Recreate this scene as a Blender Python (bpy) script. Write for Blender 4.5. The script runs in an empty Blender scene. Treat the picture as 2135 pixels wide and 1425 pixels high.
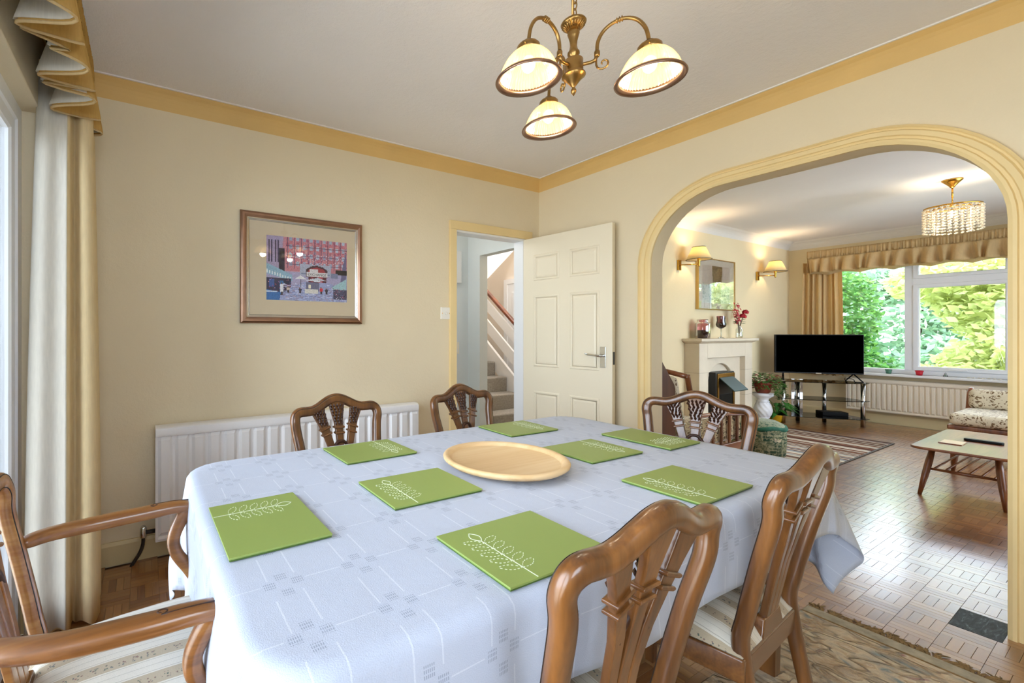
import bpy, bmesh, math, random
from mathutils import Vector, Matrix
PI = math.pi
RN = random.Random(11)
S = bpy.context.scene
COL = S.collection

# ------------------------------------------------------------------ camera, sky, sun, exposure
cam = bpy.data.cameras.new('camera'); camo = bpy.data.objects.new('camera', cam); COL.objects.link(camo)
camo.location = (-2.975, -2.6346, 1.2)
camo.rotation_euler = (PI / 2, 0, math.radians(-28.58))
cam.sensor_width = 36; cam.lens = 15.263
cam.shift_x = 0.12695; cam.shift_y = -0.0092
cam.clip_start = 0.02
S.camera = camo
W = bpy.data.worlds.new('overcast_sky'); S.world = W; W.use_nodes = True
bg = W.node_tree.nodes['Background']
bg.inputs[0].default_value = (0.74, 0.86, 1.0, 1); bg.inputs[1].default_value = 8.6
sun = bpy.data.lights.new('sun', 'SUN'); suno = bpy.data.objects.new('sun', sun); COL.objects.link(suno)
sun.energy = 10.0; sun.angle = math.radians(2); sun.color = (1, .95, .84)
suno.rotation_euler = (math.radians(42), 0, math.radians(8))      # high sun, along the house front: it reaches the garden only
for nm, loc, sx, sy, ry in (('patio_portal', (-3.52, -1.935, 1.05), 2.1, 3.03, -PI / 2), ('bay_portal', (5.72, -1.65, 1.5), 1.7, 2.6, PI / 2)):
    a = bpy.data.lights.new(nm, 'AREA'); a.shape = 'RECTANGLE'; a.size = sx; a.size_y = sy; a.cycles.is_portal = True
    ao = bpy.data.objects.new(nm, a); ao.location = loc; ao.rotation_euler = (0, ry, 0); COL.objects.link(ao)
S.view_settings.view_transform = 'Standard'; S.view_settings.look = 'None'
S.view_settings.exposure = 0.36; S.view_settings.gamma = 1; S.view_settings.use_curve_mapping = False
S.cycles.max_bounces = 8; S.cycles.diffuse_bounces = 5; S.cycles.glossy_bounces = 3; S.cycles.transparent_max_bounces = 12
S.cycles.use_adaptive_sampling = True; S.cycles.adaptive_threshold = .025
S.cycles.sample_clamp_indirect = 6; S.cycles.caustics_reflective = False; S.cycles.caustics_refractive = False

# ------------------------------------------------------------------ helpers: colour and materials
def hx(s):
    o = []
    for i in (0, 2, 4):
        v = int(s[i:i + 2], 16) / 255
        o.append(v / 12.92 if v <= .04045 else ((v + .055) / 1.055) ** 2.4)
    return (*o, 1)
MATS = {}
class NT:
    def __init__(s, name):
        m = bpy.data.materials.new(name); m.use_nodes = True; s.m = m
        s.t = m.node_tree; s.b = s.t.nodes['Principled BSDF']; s.out = s.t.nodes['Material Output']; MATS[name] = m
    def n(s, typ, **k):
        nd = s.t.nodes.new('ShaderNode' + typ)
        for a, v in k.items():
            if a.startswith('i_'):
                key = a[2:]; nd.inputs[int(key) if key.isdigit() else key].default_value = v
            else: setattr(nd, a, v)
        return nd
    def l(s, a, b): s.t.links.new(a, b)
    def math(s, op, a, b=None, c=None):
        nd = s.n('Math', operation=op)
        for i, v in enumerate((a, b, c)):
            if v is None: continue
            if isinstance(v, (int, float)): nd.inputs[i].default_value = v
            else: s.l(v, nd.inputs[i])
        return nd.outputs[0]
    def mix(s, fac, a, b, blend='MIX'):
        nd = s.n('Mix', data_type='RGBA', blend_type=blend)
        for i, v in ((0, fac), (6, a), (7, b)):
            if isinstance(v, (int, float, tuple)): nd.inputs[i].default_value = v
            else: s.l(v, nd.inputs[i])
        return nd.outputs[2]
    def coord(s, kind='Object', scale=(1, 1, 1), rot=(0, 0, 0)):
        if kind == 'Position': src = s.n('NewGeometry').outputs['Position']
        else: src = s.n('TexCoord').outputs[kind]
        mp = s.n('Mapping'); mp.inputs['Scale'].default_value = scale; mp.inputs['Rotation'].default_value = rot
        s.l(src, mp.inputs[0]); return mp.outputs[0]
    def noise(s, co, scale, detail=3, rough=.5, dist=0):
        nd = s.n('TexNoise', i_Scale=scale, i_Detail=detail, i_Roughness=rough, i_Distortion=dist); s.l(co, nd.inputs['Vector']); return nd.outputs[0]
    def ramp(s, fac, stops):
        nd = s.n('ValToRGB'); cr = nd.color_ramp
        while len(cr.elements) < len(stops): cr.elements.new(.5)
        for e, (p, c) in zip(cr.elements, stops): e.position = p; e.color = c
        s.l(fac, nd.inputs[0]); return nd.outputs[0]
    def bump(s, h, strength, dist=.01):
        nd = s.n('Bump', i_Strength=strength, i_Distance=dist); s.l(h, nd.inputs['Height']); s.l(nd.outputs[0], s.b.inputs['Normal'])
    def p(s, **k):
        for a, v in k.items():
            key = {'rough': 'Roughness', 'metal': 'Metallic', 'col': 'Base Color', 'spec': 'Specular IOR Level', 'coat': 'Coat Weight',
                   'coatr': 'Coat Roughness', 'sheen': 'Sheen Weight', 'trans': 'Transmission Weight', 'alpha': 'Alpha', 'sss': 'Subsurface Weight'}[a]
            if isinstance(v, (int, float, tuple)): s.b.inputs[key].default_value = v
            else: s.l(v, s.b.inputs[key])
        return s
def plain(name, col, rough=.5, metal=0, var=0, vscale=8, bump=0, bscale=60, spec=.5, coat=0, co='Object'):
    t = NT(name); c = hx(col)
    t.p(rough=rough, metal=metal, spec=spec, coat=coat, col=c)
    if var or bump: cc = t.coord(co)
    if var:
        d = tuple(x * (1 - var) for x in c[:3]) + (1,); l = tuple(min(1, x * (1 + var)) for x in c[:3]) + (1,)
        t.p(col=t.ramp(t.noise(cc, vscale, 4), [(.3, d), (.7, l)]))
    if bump: t.bump(t.noise(cc, bscale, 4), bump)
    return t.m
def wood(name, dark, mid, light, axis=2, scale=1, rough=.32, coat=.3, fine=1.0):
    t = NT(name); sc = [14 * scale] * 3; sc[axis] = 1.1 * scale
    co = t.coord('Object', tuple(sc))
    a = t.noise(co, 1.2, 4, .5, .5)
    sc2 = [90 * scale] * 3; sc2[axis] = 3 * scale
    b = t.noise(t.coord('Object', tuple(sc2)), 1.5, 3)
    f = t.math('ADD', t.math('MULTIPLY', a, .75), t.math('MULTIPLY', b, .25 * fine))
    t.p(col=t.ramp(f, [(.3, hx(dark)), (.5, hx(mid)), (.72, hx(light))]), rough=rough, coat=coat, coatr=.15)
    t.bump(b, .05, .002); return t.m
def glass(name, tint=(1, 1, 1, 1), gl=.08, fr=.9):
    t = NT(name); tr = t.n('BsdfTransparent'); tr.inputs[0].default_value = tint
    g = t.n('BsdfGlossy', i_Roughness=.01); lw = t.n('Fresnel', i_IOR=1.45)
    mx = t.n('MixShader'); t.l(t.math('ADD', t.math('MULTIPLY', lw.outputs[0], fr), gl * .2), mx.inputs[0])
    t.l(tr.outputs[0], mx.inputs[1]); t.l(g.outputs[0], mx.inputs[2]); t.l(mx.outputs[0], t.out.inputs[0]); return t.m
def glow(name, col, strength):
    t = NT(name); e = t.n('Emission', i_Strength=strength); e.inputs[0].default_value = hx(col); t.l(e.outputs[0], t.out.inputs[0]); return t.m
def translucent(name, col, fac=.5, rough=.9, gloss=0, bump=0, bscale=200, tcol=None):
    t = NT(name); d = t.n('BsdfDiffuse'); d.inputs[0].default_value = hx(col)
    r = t.n('BsdfTranslucent'); r.inputs[0].default_value = hx(tcol or col); m = t.n('MixShader', i_0=fac)
    t.l(d.outputs[0], m.inputs[1]); t.l(r.outputs[0], m.inputs[2]); last = m.outputs[0]
    if gloss:
        g = t.n('BsdfGlossy', i_Roughness=.12); m2 = t.n('MixShader', i_0=gloss); t.l(last, m2.inputs[1]); t.l(g.outputs[0], m2.inputs[2]); last = m2.outputs[0]
    if bump:
        nd = t.n('Bump', i_Strength=bump, i_Distance=.003); t.l(t.noise(t.coord('Object'), bscale, 3), nd.inputs['Height'])
        t.l(nd.outputs[0], d.inputs['Normal']); t.l(nd.outputs[0], r.inputs['Normal'])
    t.l(last, t.out.inputs[0]); return t.m
def vcol(name, rough=.5, spec=.3):
    t = NT(name); a = t.n('Attribute', attribute_name='Col'); t.l(a.outputs['Color'], t.b.inputs['Base Color']); t.p(rough=rough, spec=spec); return t.m

# ------------------------------------------------------------------ helpers: meshes and things
ORG = {}
class MB:
    def __init__(s): s.v = []; s.f = []; s.uv = None; s.fc = None
    def add(s, vs, fs):
        o = len(s.v); s.v += [Vector(v) for v in vs]; s.f += [tuple(o + i for i in f) for f in fs]; return s
    def box(s, x0, y0, z0, x1, y1, z1):
        return s.add([(x0, y0, z0), (x1, y0, z0), (x1, y1, z0), (x0, y1, z0), (x0, y0, z1), (x1, y0, z1), (x1, y1, z1), (x0, y1, z1)],
                     [(0, 3, 2, 1), (4, 5, 6, 7), (0, 1, 5, 4), (1, 2, 6, 5), (2, 3, 7, 6), (3, 0, 4, 7)])
    def frustum(s, r0, z0, r1, z1):      # r = (x0,y0,x1,y1)
        a, b = r0, r1
        return s.add([(a[0], a[1], z0), (a[2], a[1], z0), (a[2], a[3], z0), (a[0], a[3], z0), (b[0], b[1], z1), (b[2], b[1], z1), (b[2], b[3], z1), (b[0], b[3], z1)],
                     [(0, 3, 2, 1), (4, 5, 6, 7), (0, 1, 5, 4), (1, 2, 6, 5), (2, 3, 7, 6), (3, 0, 4, 7)])
    def prism(s, poly, axis, a, b):      # poly 2-D in the two other axes (in x,y,z order)
        def mk(p, t):
            q = list(p); q.insert(axis, t); return tuple(q)
        n = len(poly)
        return s.add([mk(p, a) for p in poly] + [mk(p, b) for p in poly],
                     [tuple(range(n))[::-1], tuple(range(n, 2 * n))] + [(i, (i + 1) % n, n + (i + 1) % n, n + i) for i in range(n)])
    def rings(s, rings, closed=True, caps=True, loop=False):
        o = len(s.v); n = len(rings[0])
        for r in rings: s.v += [Vector(p) for p in r]
        m = len(rings)
        for i in range(m if loop else m - 1):
            for j in range(n if closed else n - 1):
                a = o + i * n + j; b = o + i * n + (j + 1) % n; i2 = (i + 1) % m
                s.f.append((a, b, o + i2 * n + (j + 1) % n, o + i2 * n + j))
        if caps and closed and not loop:
            s.f.append(tuple(o + j for j in range(n))[::-1]); s.f.append(tuple(o + (m - 1) * n + j for j in range(n)))
        return s
    def sweep(s, path, prof, up=(0, 0, 1), scale=None, loop=False, caps=True):
        P = [Vector(p) for p in path]; n = len(P); rr = []; up = Vector(up)
        for i, p in enumerate(P):
            if loop: t = P[(i + 1) % n] - P[i - 1]
            else: t = P[min(i + 1, n - 1)] - P[max(i - 1, 0)]
            t.normalize(); sd = t.cross(up)
            if sd.length < 1e-4: sd = Vector((1, 0, 0))
            sd.normalize(); u = sd.cross(t)
            k = scale[i] if scale else 1
            kx, ky = k if isinstance(k, tuple) else (k, k)
            rr.append([p + sd * a * kx + u * b * ky for a, b in prof])
        return s.rings(rr, True, caps, loop)
    def tube(s, path, r, n=8, up=(0, 0, 1), loop=False):
        pr = [(math.cos(2 * PI * i / n), math.sin(2 * PI * i / n)) for i in range(n)]
        sc = r if isinstance(r, (list, tuple)) else [r] * len(path)
        P = [Vector(p) for p in path]
        t = (P[-1] - P[0])
        if t.length > 1e-6 and abs(t.normalized().dot(Vector(up))) > .97 and not loop: up = (0, 1, 0)
        return s.sweep(path, pr, up, list(sc), loop)
    def lathe(s, prof, n=24, c=(0, 0, 0), caps=True):
        return s.rings([[(c[0] + r * math.cos(2 * PI * i / n), c[1] + r * math.sin(2 * PI * i / n), c[2] + z) for i in range(n)] for r, z in prof], True, caps)
    def grid(s, fn, nu, nv, uvfn=None):
        o = len(s.v)
        for j in range(nv + 1):
            for i in range(nu + 1): s.v.append(Vector(fn(i / nu, j / nv)))
        for j in range(nv):
            for i in range(nu):
                a = o + j * (nu + 1) + i; s.f.append((a, a + 1, a + nu + 2, a + nu + 1))
        return s
    def ball(s, c, r, n=10, m=6, sq=(1, 1, 1)):
        pr = [(max(1e-4, math.sin(PI * i / m)), -math.cos(PI * i / m)) for i in range(m + 1)]
        return s.rings([[(c[0] + r * sq[0] * a * math.cos(2 * PI * k / n), c[1] + r * sq[1] * a * math.sin(2 * PI * k / n), c[2] + r * sq[2] * z) for k in range(n)] for a, z in pr])
    def xf(s, m, start=0):
        for i in range(start, len(s.v)): s.v[i] = m @ s.v[i]
        return s
    def build(s, name, mat, parent=None, smooth=False, bevel=0, seg=2, solid=0, sub=0, recalc=True):
        org = ORG.get(parent.name, Vector()) if parent else Vector()
        me = bpy.data.meshes.new(name); me.from_pydata([v - org for v in s.v], [], s.f)
        if s.uv:
            ul = me.uv_layers.new(name='UVMap')
            for lp in me.loops: ul.data[lp.index].uv = s.uv[lp.vertex_index]
        if s.fc:
            at = me.attributes.new('Col', 'FLOAT_COLOR', 'FACE')
            for i, c in enumerate(s.fc): at.data[i].color = c
        if recalc and not s.fc:
            bm = bmesh.new(); bm.from_mesh(me); bmesh.ops.recalc_face_normals(bm, faces=bm.faces); bm.to_mesh(me); bm.free()
        me.materials.append(MATS[mat] if isinstance(mat, str) else mat)
        if smooth:
            for p in me.polygons: p.use_smooth = True
        o = bpy.data.objects.new(name, me); COL.objects.link(o)
        if parent: o.parent = parent; ORG[o.name] = org
        if bevel:
            b = o.modifiers.new('bevel', 'BEVEL'); b.width = bevel; b.segments = seg; b.limit_method = 'ANGLE'; b.angle_limit = math.radians(35)
            if smooth is False and seg > 1:
                for p in me.polygons: p.use_smooth = True
                w = o.modifiers.new('wn', 'WEIGHTED_NORMAL'); w.keep_sharp = False
        if solid:
            b = o.modifiers.new('solid', 'SOLIDIFY'); b.thickness = solid; b.offset = 0
        if sub:
            b = o.modifiers.new('sub', 'SUBSURF'); b.levels = sub; b.render_levels = sub
        return o
def tag(o, label=None, cat=None, group=None, kind=None):
    for k, v in (('label', label), ('category', cat), ('group', group), ('kind', kind)):
        if v: o[k] = v
    return o
def thing(name, label, cat, loc=(0, 0, 0), group=None):
    o = bpy.data.objects.new(name, None); COL.objects.link(o); o.location = loc; o.empty_display_size = .1
    ORG[o.name] = Vector(loc); return tag(o, label, cat, group)
def struct(o): o['kind'] = 'structure'; return o
def sroot(name, loc=(0, 0, 0)):
    o = bpy.data.objects.new(name, None); COL.objects.link(o); o.location = loc; ORG[o.name] = Vector(loc); o['kind'] = 'structure'; return o
def copy_tree(o, parent=None):
    c = o.copy(); COL.objects.link(c); c.parent = parent
    for ch in list(o.children): copy_tree(ch, c)
    return c
def ell(a, b, n=12, p=2.0):      # super-ellipse cross-section
    o = []
    for i in range(n):
        t = 2 * PI * i / n; x, y = math.cos(t), math.sin(t)
        o.append((a * math.copysign(abs(x) ** (2 / p), x), b * math.copysign(abs(y) ** (2 / p), y)))
    return o
def spline(pts, k=6):             # Catmull-Rom through the points
    P = [Vector(p) for p in pts]; o = []
    for i in range(len(P) - 1):
        a, b, c, d = P[max(i - 1, 0)], P[i], P[i + 1], P[min(i + 2, len(P) - 1)]
        for j in range(k):
            t = j / k
            o.append(.5 * ((2 * b) + (c - a) * t + (2 * a - 5 * b + 4 * c - d) * t * t + (3 * b - a - 3 * c + d) * t ** 3))
    o.append(P[-1]); return o

# ------------------------------------------------------------------ materials
def wallmat(name, col, bs=.25):
    t = NT(name); co = t.coord('Position'); c = hx(col)
    n1 = t.noise(co, 1.3, 3); d = tuple(x * .95 for x in c[:3]) + (1,)
    t.p(col=t.ramp(n1, [(.35, d), (.65, c)]), rough=.85, spec=.25)
    h = t.math('ADD', t.noise(co, 45, 4, .6), t.math('MULTIPLY', t.noise(co, 160, 2), .4)); t.bump(h, bs, .006); return t.m
wallmat('wall_cream', 'ebdcbc'); wallmat('wall_lounge', 'e8d7b0', .15); wallmat('ceiling_white', 'f2efef', .35)
wallmat('ceiling_lounge', 'ebe6e2', .15)
wallmat('wall_lobby', 'e6ecee', .08); wallmat('wall_hall', 'e9dfd2', .1)
plain('coving_yellow', 'e2bd78', .7, var=.04, vscale=3); plain('trim_yellow', 'ebd197', .55, var=.04, vscale=3)
plain('skirting_cream', 'e0cfa0', .5); plain('white_bead', 'f0ece6', .6); plain('coving_white', 'e2dcd2', .7)
plain('door_cream', 'ede2c8', .4); plain('white_gloss', 'ecedee', .35); plain('upvc', 'eef1f6', .25, coat=.2)
plain('radiator_white', 'efeeee', .35); plain('radiator_cream', 'ece2cf', .4)
plain('dark_gap', '5a3a20', .9); plain('black', '060606', .45, spec=.2); plain('screen', '000000', 1, spec=0); plain('black_metal', '161616', .35)
plain('chrome', 'dfe3e6', .12, 1); plain('brass', 'c99a45', .22, 1); plain('antique_brass', 'a5834f', .3, 1, var=.25, vscale=30)
plain('bronze_frame', '9c7c68', .28, 1, var=.12, vscale=14); plain('silver_lip', 'c9c2b8', .22, 1); plain('mount_card', 'ead8b8', .8); plain('gilt', 'c9a86a', .3, 1)
plain('copper_pipe', '2b2320', .5); plain('plastic_white', 'f1ece0', .35)
wood('chair_wood', '3a1f0d', '68401d', '8a592a', 2, 1, .28, .5); plain('carved_dark', '3a1d0d', .5, var=.5, vscale=90); plain('inlay_dark', '1c0d06', .5)
wood('chair_wood_x', '3a1f0d', '68401d', '8a592a', 0, 1, .25, .6); wood('arm_wood', '5e3719', '8d5a2c', 'ae7e45', 1, 1, .28, .5)
wood('beech', 'c9a06a', 'dcb988', 'e9cfa4', 0, .5, .55, .05); wood('elm', '5c2f17', '8b5230', 'a56a42', 0, .7, .3, .3)
wood('elm_leg', '4a2512', '73411f', '8f5a34', 2, 1, .35, .2); wood('bureau_wood', '3a1c0e', '5a3018', '6f4122', 2, .8, .4, .2); wood('handrail_wood', '4b2010', '743619', '8a4a25', 1, 1, .3, .4)
def parquet():
    t = NT('parquet'); a = t.n('Attribute', attribute_name='tone'); ori = t.n('Attribute', attribute_name='ori')
    g1 = t.noise(t.coord('Position', (4, 70, 1)), 1.4, 4, .6, .6); g2 = t.noise(t.coord('Position', (70, 4, 1)), 1.4, 4, .6, .6)
    mixv = t.n('Mix', data_type='FLOAT'); t.l(ori.outputs['Fac'], mixv.inputs[0]); t.l(g1, mixv.inputs[2]); t.l(g2, mixv.inputs[3])
    g = mixv.outputs[0]; f = t.math('ADD', t.math('MULTIPLY', g, .45), t.math('MULTIPLY', a.outputs['Fac'], .6))
    t.p(col=t.ramp(f, [(.2, hx('6a3c1a')), (.5, hx('8d5a2c')), (.8, hx('a8743f'))]), coat=1.0, coatr=.2, spec=.5); t.b.inputs['Coat IOR'].default_value = 1.8
    t.p(rough=t.math('ADD', t.math('MULTIPLY', g, .2), .24)); t.bump(g, .12, .002); return t.m
parquet()
def fabric_curtain(name, col, tcol, fac):
    t = NT(name); co = t.coord('Object', (1, 1, .12)); n = t.noise(co, 160, 3); c = hx(col)
    cr = t.ramp(n, [(.3, tuple(x * .86 for x in c[:3]) + (1,)), (.7, c)])
    d = t.n('BsdfDiffuse'); t.l(cr, d.inputs[0]); r = t.n('BsdfTranslucent'); r.inputs[0].default_value = hx(tcol)
    m = t.n('MixShader', i_0=fac); t.l(d.outputs[0], m.inputs[1]); t.l(r.outputs[0], m.inputs[2])
    nd = t.n('Bump', i_Strength=.3, i_Distance=.003); t.l(t.noise(t.coord('Object'), 40, 4), nd.inputs['Height']); t.l(nd.outputs[0], d.inputs['Normal'])
    t.l(m.outputs[0], t.out.inputs[0]); return t.m
fabric_curtain('curtain_gold', 'f0dcb0', 'f8e6bc', .35); fabric_curtain('pelmet_gold', 'c9a25f', 'd2aa62', .08); fabric_curtain('lining_white', 'f2efe6', 'f8f2e4', .45)
fabric_curtain('curtain_lounge', 'e8cc98', 'f4d8a0', .3); fabric_curtain('lining_cream', 'e8d3a4', 'f0d8a4', .5)
def cloth_mat():
    t = NT('damask'); uv = t.n('UVMap').outputs[0]; sp = t.n('SeparateXYZ'); t.l(uv, sp.inputs[0]); u, v = sp.outputs[0], sp.outputs[1]
    P = .155; fu = t.math('FRACT', t.math('DIVIDE', u, P)); fv = t.math('FRACT', t.math('DIVIDE', v, P))
    def win(x, a, b): return t.math('MULTIPLY', t.math('GREATER_THAN', x, a), t.math('LESS_THAN', x, b))
    def sq(a, b, w=.13): return t.math('MULTIPLY', win(fu, a, a + w), win(fv, b, b + w))
    s = t.math('MAXIMUM', t.math('MAXIMUM', sq(.015, .045, .14), sq(.18, .2, .14)), t.math('MAXIMUM', sq(.355, .05, .14), sq(.19, .85, .14)))
    l1 = t.math('MULTIPLY', win(fu, .075, .095), win(fv, .22, .8)); l2 = t.math('MULTIPLY', win(fu, .42, .44), win(fv, .28, .9))
    l3 = t.math('MULTIPLY', win(fv, .12, .135), win(fu, .52, .98)); ln = t.math('MAXIMUM', t.math('MAXIMUM', l1, l2), l3)
    hol = t.math('MULTIPLY', t.math('GREATER_THAN', t.math('SINE', t.math('MULTIPLY', u, 1700)), -.1), t.math('GREATER_THAN', t.math('SINE', t.math('MULTIPLY', v, 800)), -.55))
    hs = t.math('MULTIPLY', s, hol)
    t.p(col=t.mix(t.math('MULTIPLY', hs, .6), hx('bcc3d4'), hx('7a839a')), rough=.8, sheen=.15, spec=.25)
    t.p(col=t.mix(t.math('MULTIPLY', ln, .32), t.b.inputs['Base Color'].links[0].from_socket, hx('eef1f8')))
    weave = t.noise(t.coord('UV'), 420, 2)
    h = t.math('ADD', t.math('ADD', t.math('MULTIPLY', ln, 2.2), t.math('MULTIPLY', weave, .45)), t.math('ADD', t.math('MULTIPLY', hs, -1.2), t.math('MULTIPLY', t.noise(t.coord('UV'), 9, 3), 2.2)))
    t.bump(h, .55, .003); return t.m
cloth_mat()
def seat_fabric():
    t = NT('seat_stripe'); sp = t.n('SeparateXYZ'); co = t.n('TexCoord').outputs['Object']; t.l(co, sp.inputs[0]); x, y = sp.outputs[0], sp.outputs[1]
    P = .078; fx = t.math('FRACT', t.math('DIVIDE', t.math('ADD', x, 1), P))
    def win(z, a, b): return t.math('MULTIPLY', t.math('GREATER_THAN', z, a), t.math('LESS_THAN', z, b))
    base = t.mix(win(fx, .0, .42), hx('dcd5c6'), hx('b9a98f'))
    line = t.math('MAXIMUM', t.math('MAXIMUM', win(fx, .47, .49), win(fx, .93, .95)), win(fx, .70, .715))
    vo = t.n('TexVoronoi', i_Scale=170); t.l(co, vo.inputs['Vector'])
    dots = t.math('MULTIPLY', t.math('LESS_THAN', vo.outputs['Distance'], .36), t.math('MULTIPLY', win(fx, .12, .32), t.math('GREATER_THAN', t.math('SINE', t.math('MULTIPLY', y, 230)), -.5)))
    fl = t.ramp(t.noise(t.coord('Object'), 60, 1), [(.42, hx('3f5a55')), (.5, hx('8a5a58')), (.58, hx('4f5f66'))])
    c = t.mix(t.math('MULTIPLY', line, .5), base, hx('8e8676')); c = t.mix(t.math('MULTIPLY', dots, .8), c, fl)
    t.p(col=c, rough=.85, sheen=.2, spec=.2); t.bump(t.noise(t.coord('Object'), 300, 2), .2, .002); return t.m
seat_fabric()
def floral(name, base, leaf, scale=26):
    t = NT(name); co = t.coord('Object'); n = t.noise(co, scale, 3, .55, 1.5); v = t.n('TexVoronoi', i_Scale=scale * .8, feature='DISTANCE_TO_EDGE'); t.l(co, v.inputs['Vector'])
    f = t.math('MULTIPLY', t.math('GREATER_THAN', n, .53), t.math('GREATER_THAN', v.outputs[0], .07))
    t.p(col=t.mix(f, hx(base), hx(leaf)), rough=.9, sheen=.2, spec=.15); t.bump(t.noise(co, 250, 2), .2, .002); return t.m
floral('floral_cushion', 'd8cdb4', '7a6348'); floral('floral_shade', 'c9b48c', '4f3a22')
def tapestry():
    t = NT('tapestry'); co = t.coord('Object', (1, 1, 1)); b = t.n('TexBrick', i_Scale=9.0); b.offset = .4
    mp = t.n('Mapping'); tc = t.n('TexCoord'); t.l(tc.outputs['UV'], mp.inputs[0]); t.l(mp.outputs[0], b.inputs['Vector'])
    b.inputs['Color1'].default_value = hx('1d3f33'); b.inputs['Color2'].default_value = hx('6d7154'); b.inputs['Mortar'].default_value = hx('a39b76'); b.inputs['Mortar Size'].default_value = .012
    n = t.n('TexNoise', i_Scale=38, i_Detail=2); t.l(mp.outputs[0], n.inputs['Vector'])
    f = t.math('GREATER_THAN', n.outputs[0], .53); t.p(col=t.mix(t.math('MULTIPLY', f, .55), b.outputs[0], hx('b0aa88')), rough=.9, spec=.15); return t.m
tapestry(); floral('tapestry_top', '8d937a', '4a6350', 34); plain('piping_green', '1f5a45', .8, var=.3, vscale=30)
def striped_rug():
    t = NT('striped_rug'); sp = t.n('SeparateXYZ'); t.l(t.n('NewGeometry').outputs['Position'], sp.inputs[0])
    x = t.math('MULTIPLY', sp.outputs[0], 19.0); w = t.n('TexWhiteNoise', noise_dimensions='1D'); t.l(t.math('FLOOR', t.math('MULTIPLY', x, 1.7)), w.inputs['W'])
    c = t.ramp(w.outputs[0], [(.08, hx('5a382c')), (.28, hx('c2b8aa')), (.45, hx('979a9e')), (.6, hx('d8cfc0')), (.76, hx('8a6450')), (.88, hx('b0a89c'))])
    c.node.color_ramp.interpolation = 'CONSTANT'; t.p(col=c, rough=.95, spec=.1); t.bump(t.noise(t.coord('Position'), 300, 2), .4, .003); return t.m
striped_rug()
def chinese_rug():
    t = NT('pale_rug'); co = t.coord('Position', (1, .8, 1)); n1 = t.noise(co, 13, 2, .5, .9); n2 = t.noise(t.coord('Position', (1, .6, 1), (0, 0, .15)), 17, 1.5, .5, .8)
    c = t.ramp(n1, [(.28, hx('8d9896')), (.38, hx('c4b49c')), (.48, hx('dcc8a8')), (.58, hx('c9ab86')), (.68, hx('dccbb0')), (.76, hx('b07a78'))])
    e = t.math('SUBTRACT', 1, t.math('MINIMUM', 1, t.math('MULTIPLY', t.math('ABSOLUTE', t.math('SUBTRACT', n2, .5)), 11)))
    c = t.mix(t.math('MULTIPLY', e, .38), c, hx('7d5a38'))
    t.p(col=c, rough=.95, sheen=.3, spec=.1); h = t.math('ADD', t.math('MULTIPLY', n1, 2.0), t.math('MULTIPLY', e, -1.0)); t.bump(t.math('ADD', h, t.math('MULTIPLY', t.noise(t.coord('Position'), 300, 2), .25)), 1.0, .014); return t.m
chinese_rug(); plain('rug_edge', 'b0a794', .95, var=.2, vscale=30, bump=.4, bscale=300); plain('fringe', '8a6f48', .95, var=.3, vscale=50)
def slate():
    t = NT('slate'); co = t.coord('Position', (6, 22, 1)); n = t.noise(co, 2.2, 6, .7, 1.5); t.p(col=t.ramp(n, [(.35, hx('1a2026')), (.55, hx('3a4652')), (.75, hx('8e9ca8'))]), rough=.55, spec=.3); t.bump(n, .6, .004); return t.m
slate()
plain('placemat_green', '90a356', .42, var=.03, vscale=3, spec=.4); plain('placemat_under', '4d6a24', .6); plain('stitch', 'dfe8cf', .6)
plain('stone', 'dccfb8', .8, var=.05, vscale=4, bump=.15, bscale=90); plain('stone_joint', 'a99a82', .9); plain('fire_black', '0d0d0d', .45); plain('fire_hood', '2c423b', .5)
plain('terracotta', '7a3018', .5, var=.3, vscale=12); plain('yellow_pot', 'c99a12', .45); plain('soil', '2a1c12', .95); plain('pot_red', 'c4182c', .35); plain('pot_green', '4a7a64', .45)
plain('pedestal_white', 'e9e9ec', .5, bump=.15, bscale=40); plain('leaf_dark', '2f6a22', .45, var=.3, vscale=20); plain('leaf_ivy', '456f2c', .5, var=.4, vscale=30); plain('leaf_red', '7a1420', .5, var=.3, vscale=30)
plain('petal_red', 'b30c22', .5, var=.25, vscale=60); plain('stem_brown', '4f3020', .7); plain('stem_green', '3c5a2a', .6); plain('potpourri', '1e0a0c', .8, var=.5, vscale=60); plain('shell', 'e8e2d4', .5)
def clear_glass(name, col, rough=.02):
    t = NT(name); t.p(col=hx(col), rough=rough, trans=1.0); return t.m
glass('pane'); glass('tinted_shelf', (.30, .29, .25, 1), .3); glass('jar_pink', (.72, .42, .46, 1), .5); glass('goblet_red', (.32, .05, .06, 1), .5); glass('clear_vase', (.9, .95, .95, 1), .6)
glass('picture_glass', (1, 1, 1, 1), .12, .4); translucent('crystal', 'fff6e4', .7, gloss=.3)
translucent('shade_cream', 'f4e6c2', .55, tcol='fff0c8'); pass
def ribbed_glass():
    t = NT('shade_glass'); sh = []
    for typ, col in (('BsdfTransparent', 'fff4dc'), ('BsdfTranslucent', 'fff2d2'), ('BsdfDiffuse', 'f6ecd4'), ('BsdfGlossy', 'ffffff')):
        b = t.n(typ); b.inputs[0].default_value = hx(col); sh.append(b)
    sh[3].inputs['Roughness'].default_value = .1
    a = t.n('MixShader', i_0=.45); t.l(sh[1].outputs[0], a.inputs[1]); t.l(sh[2].outputs[0], a.inputs[2])
    b = t.n('MixShader', i_0=.30); t.l(sh[0].outputs[0], b.inputs[1]); t.l(a.outputs[0], b.inputs[2])
    c = t.n('MixShader', i_0=.08); t.l(b.outputs[0], c.inputs[1]); t.l(sh[3].outputs[0], c.inputs[2]); t.l(c.outputs[0], t.out.inputs[0])
ribbed_glass()
glow('bulb_glow', 'ffd9a0', 9); glow('bulb_soft', 'ffdfae', 10)
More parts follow.
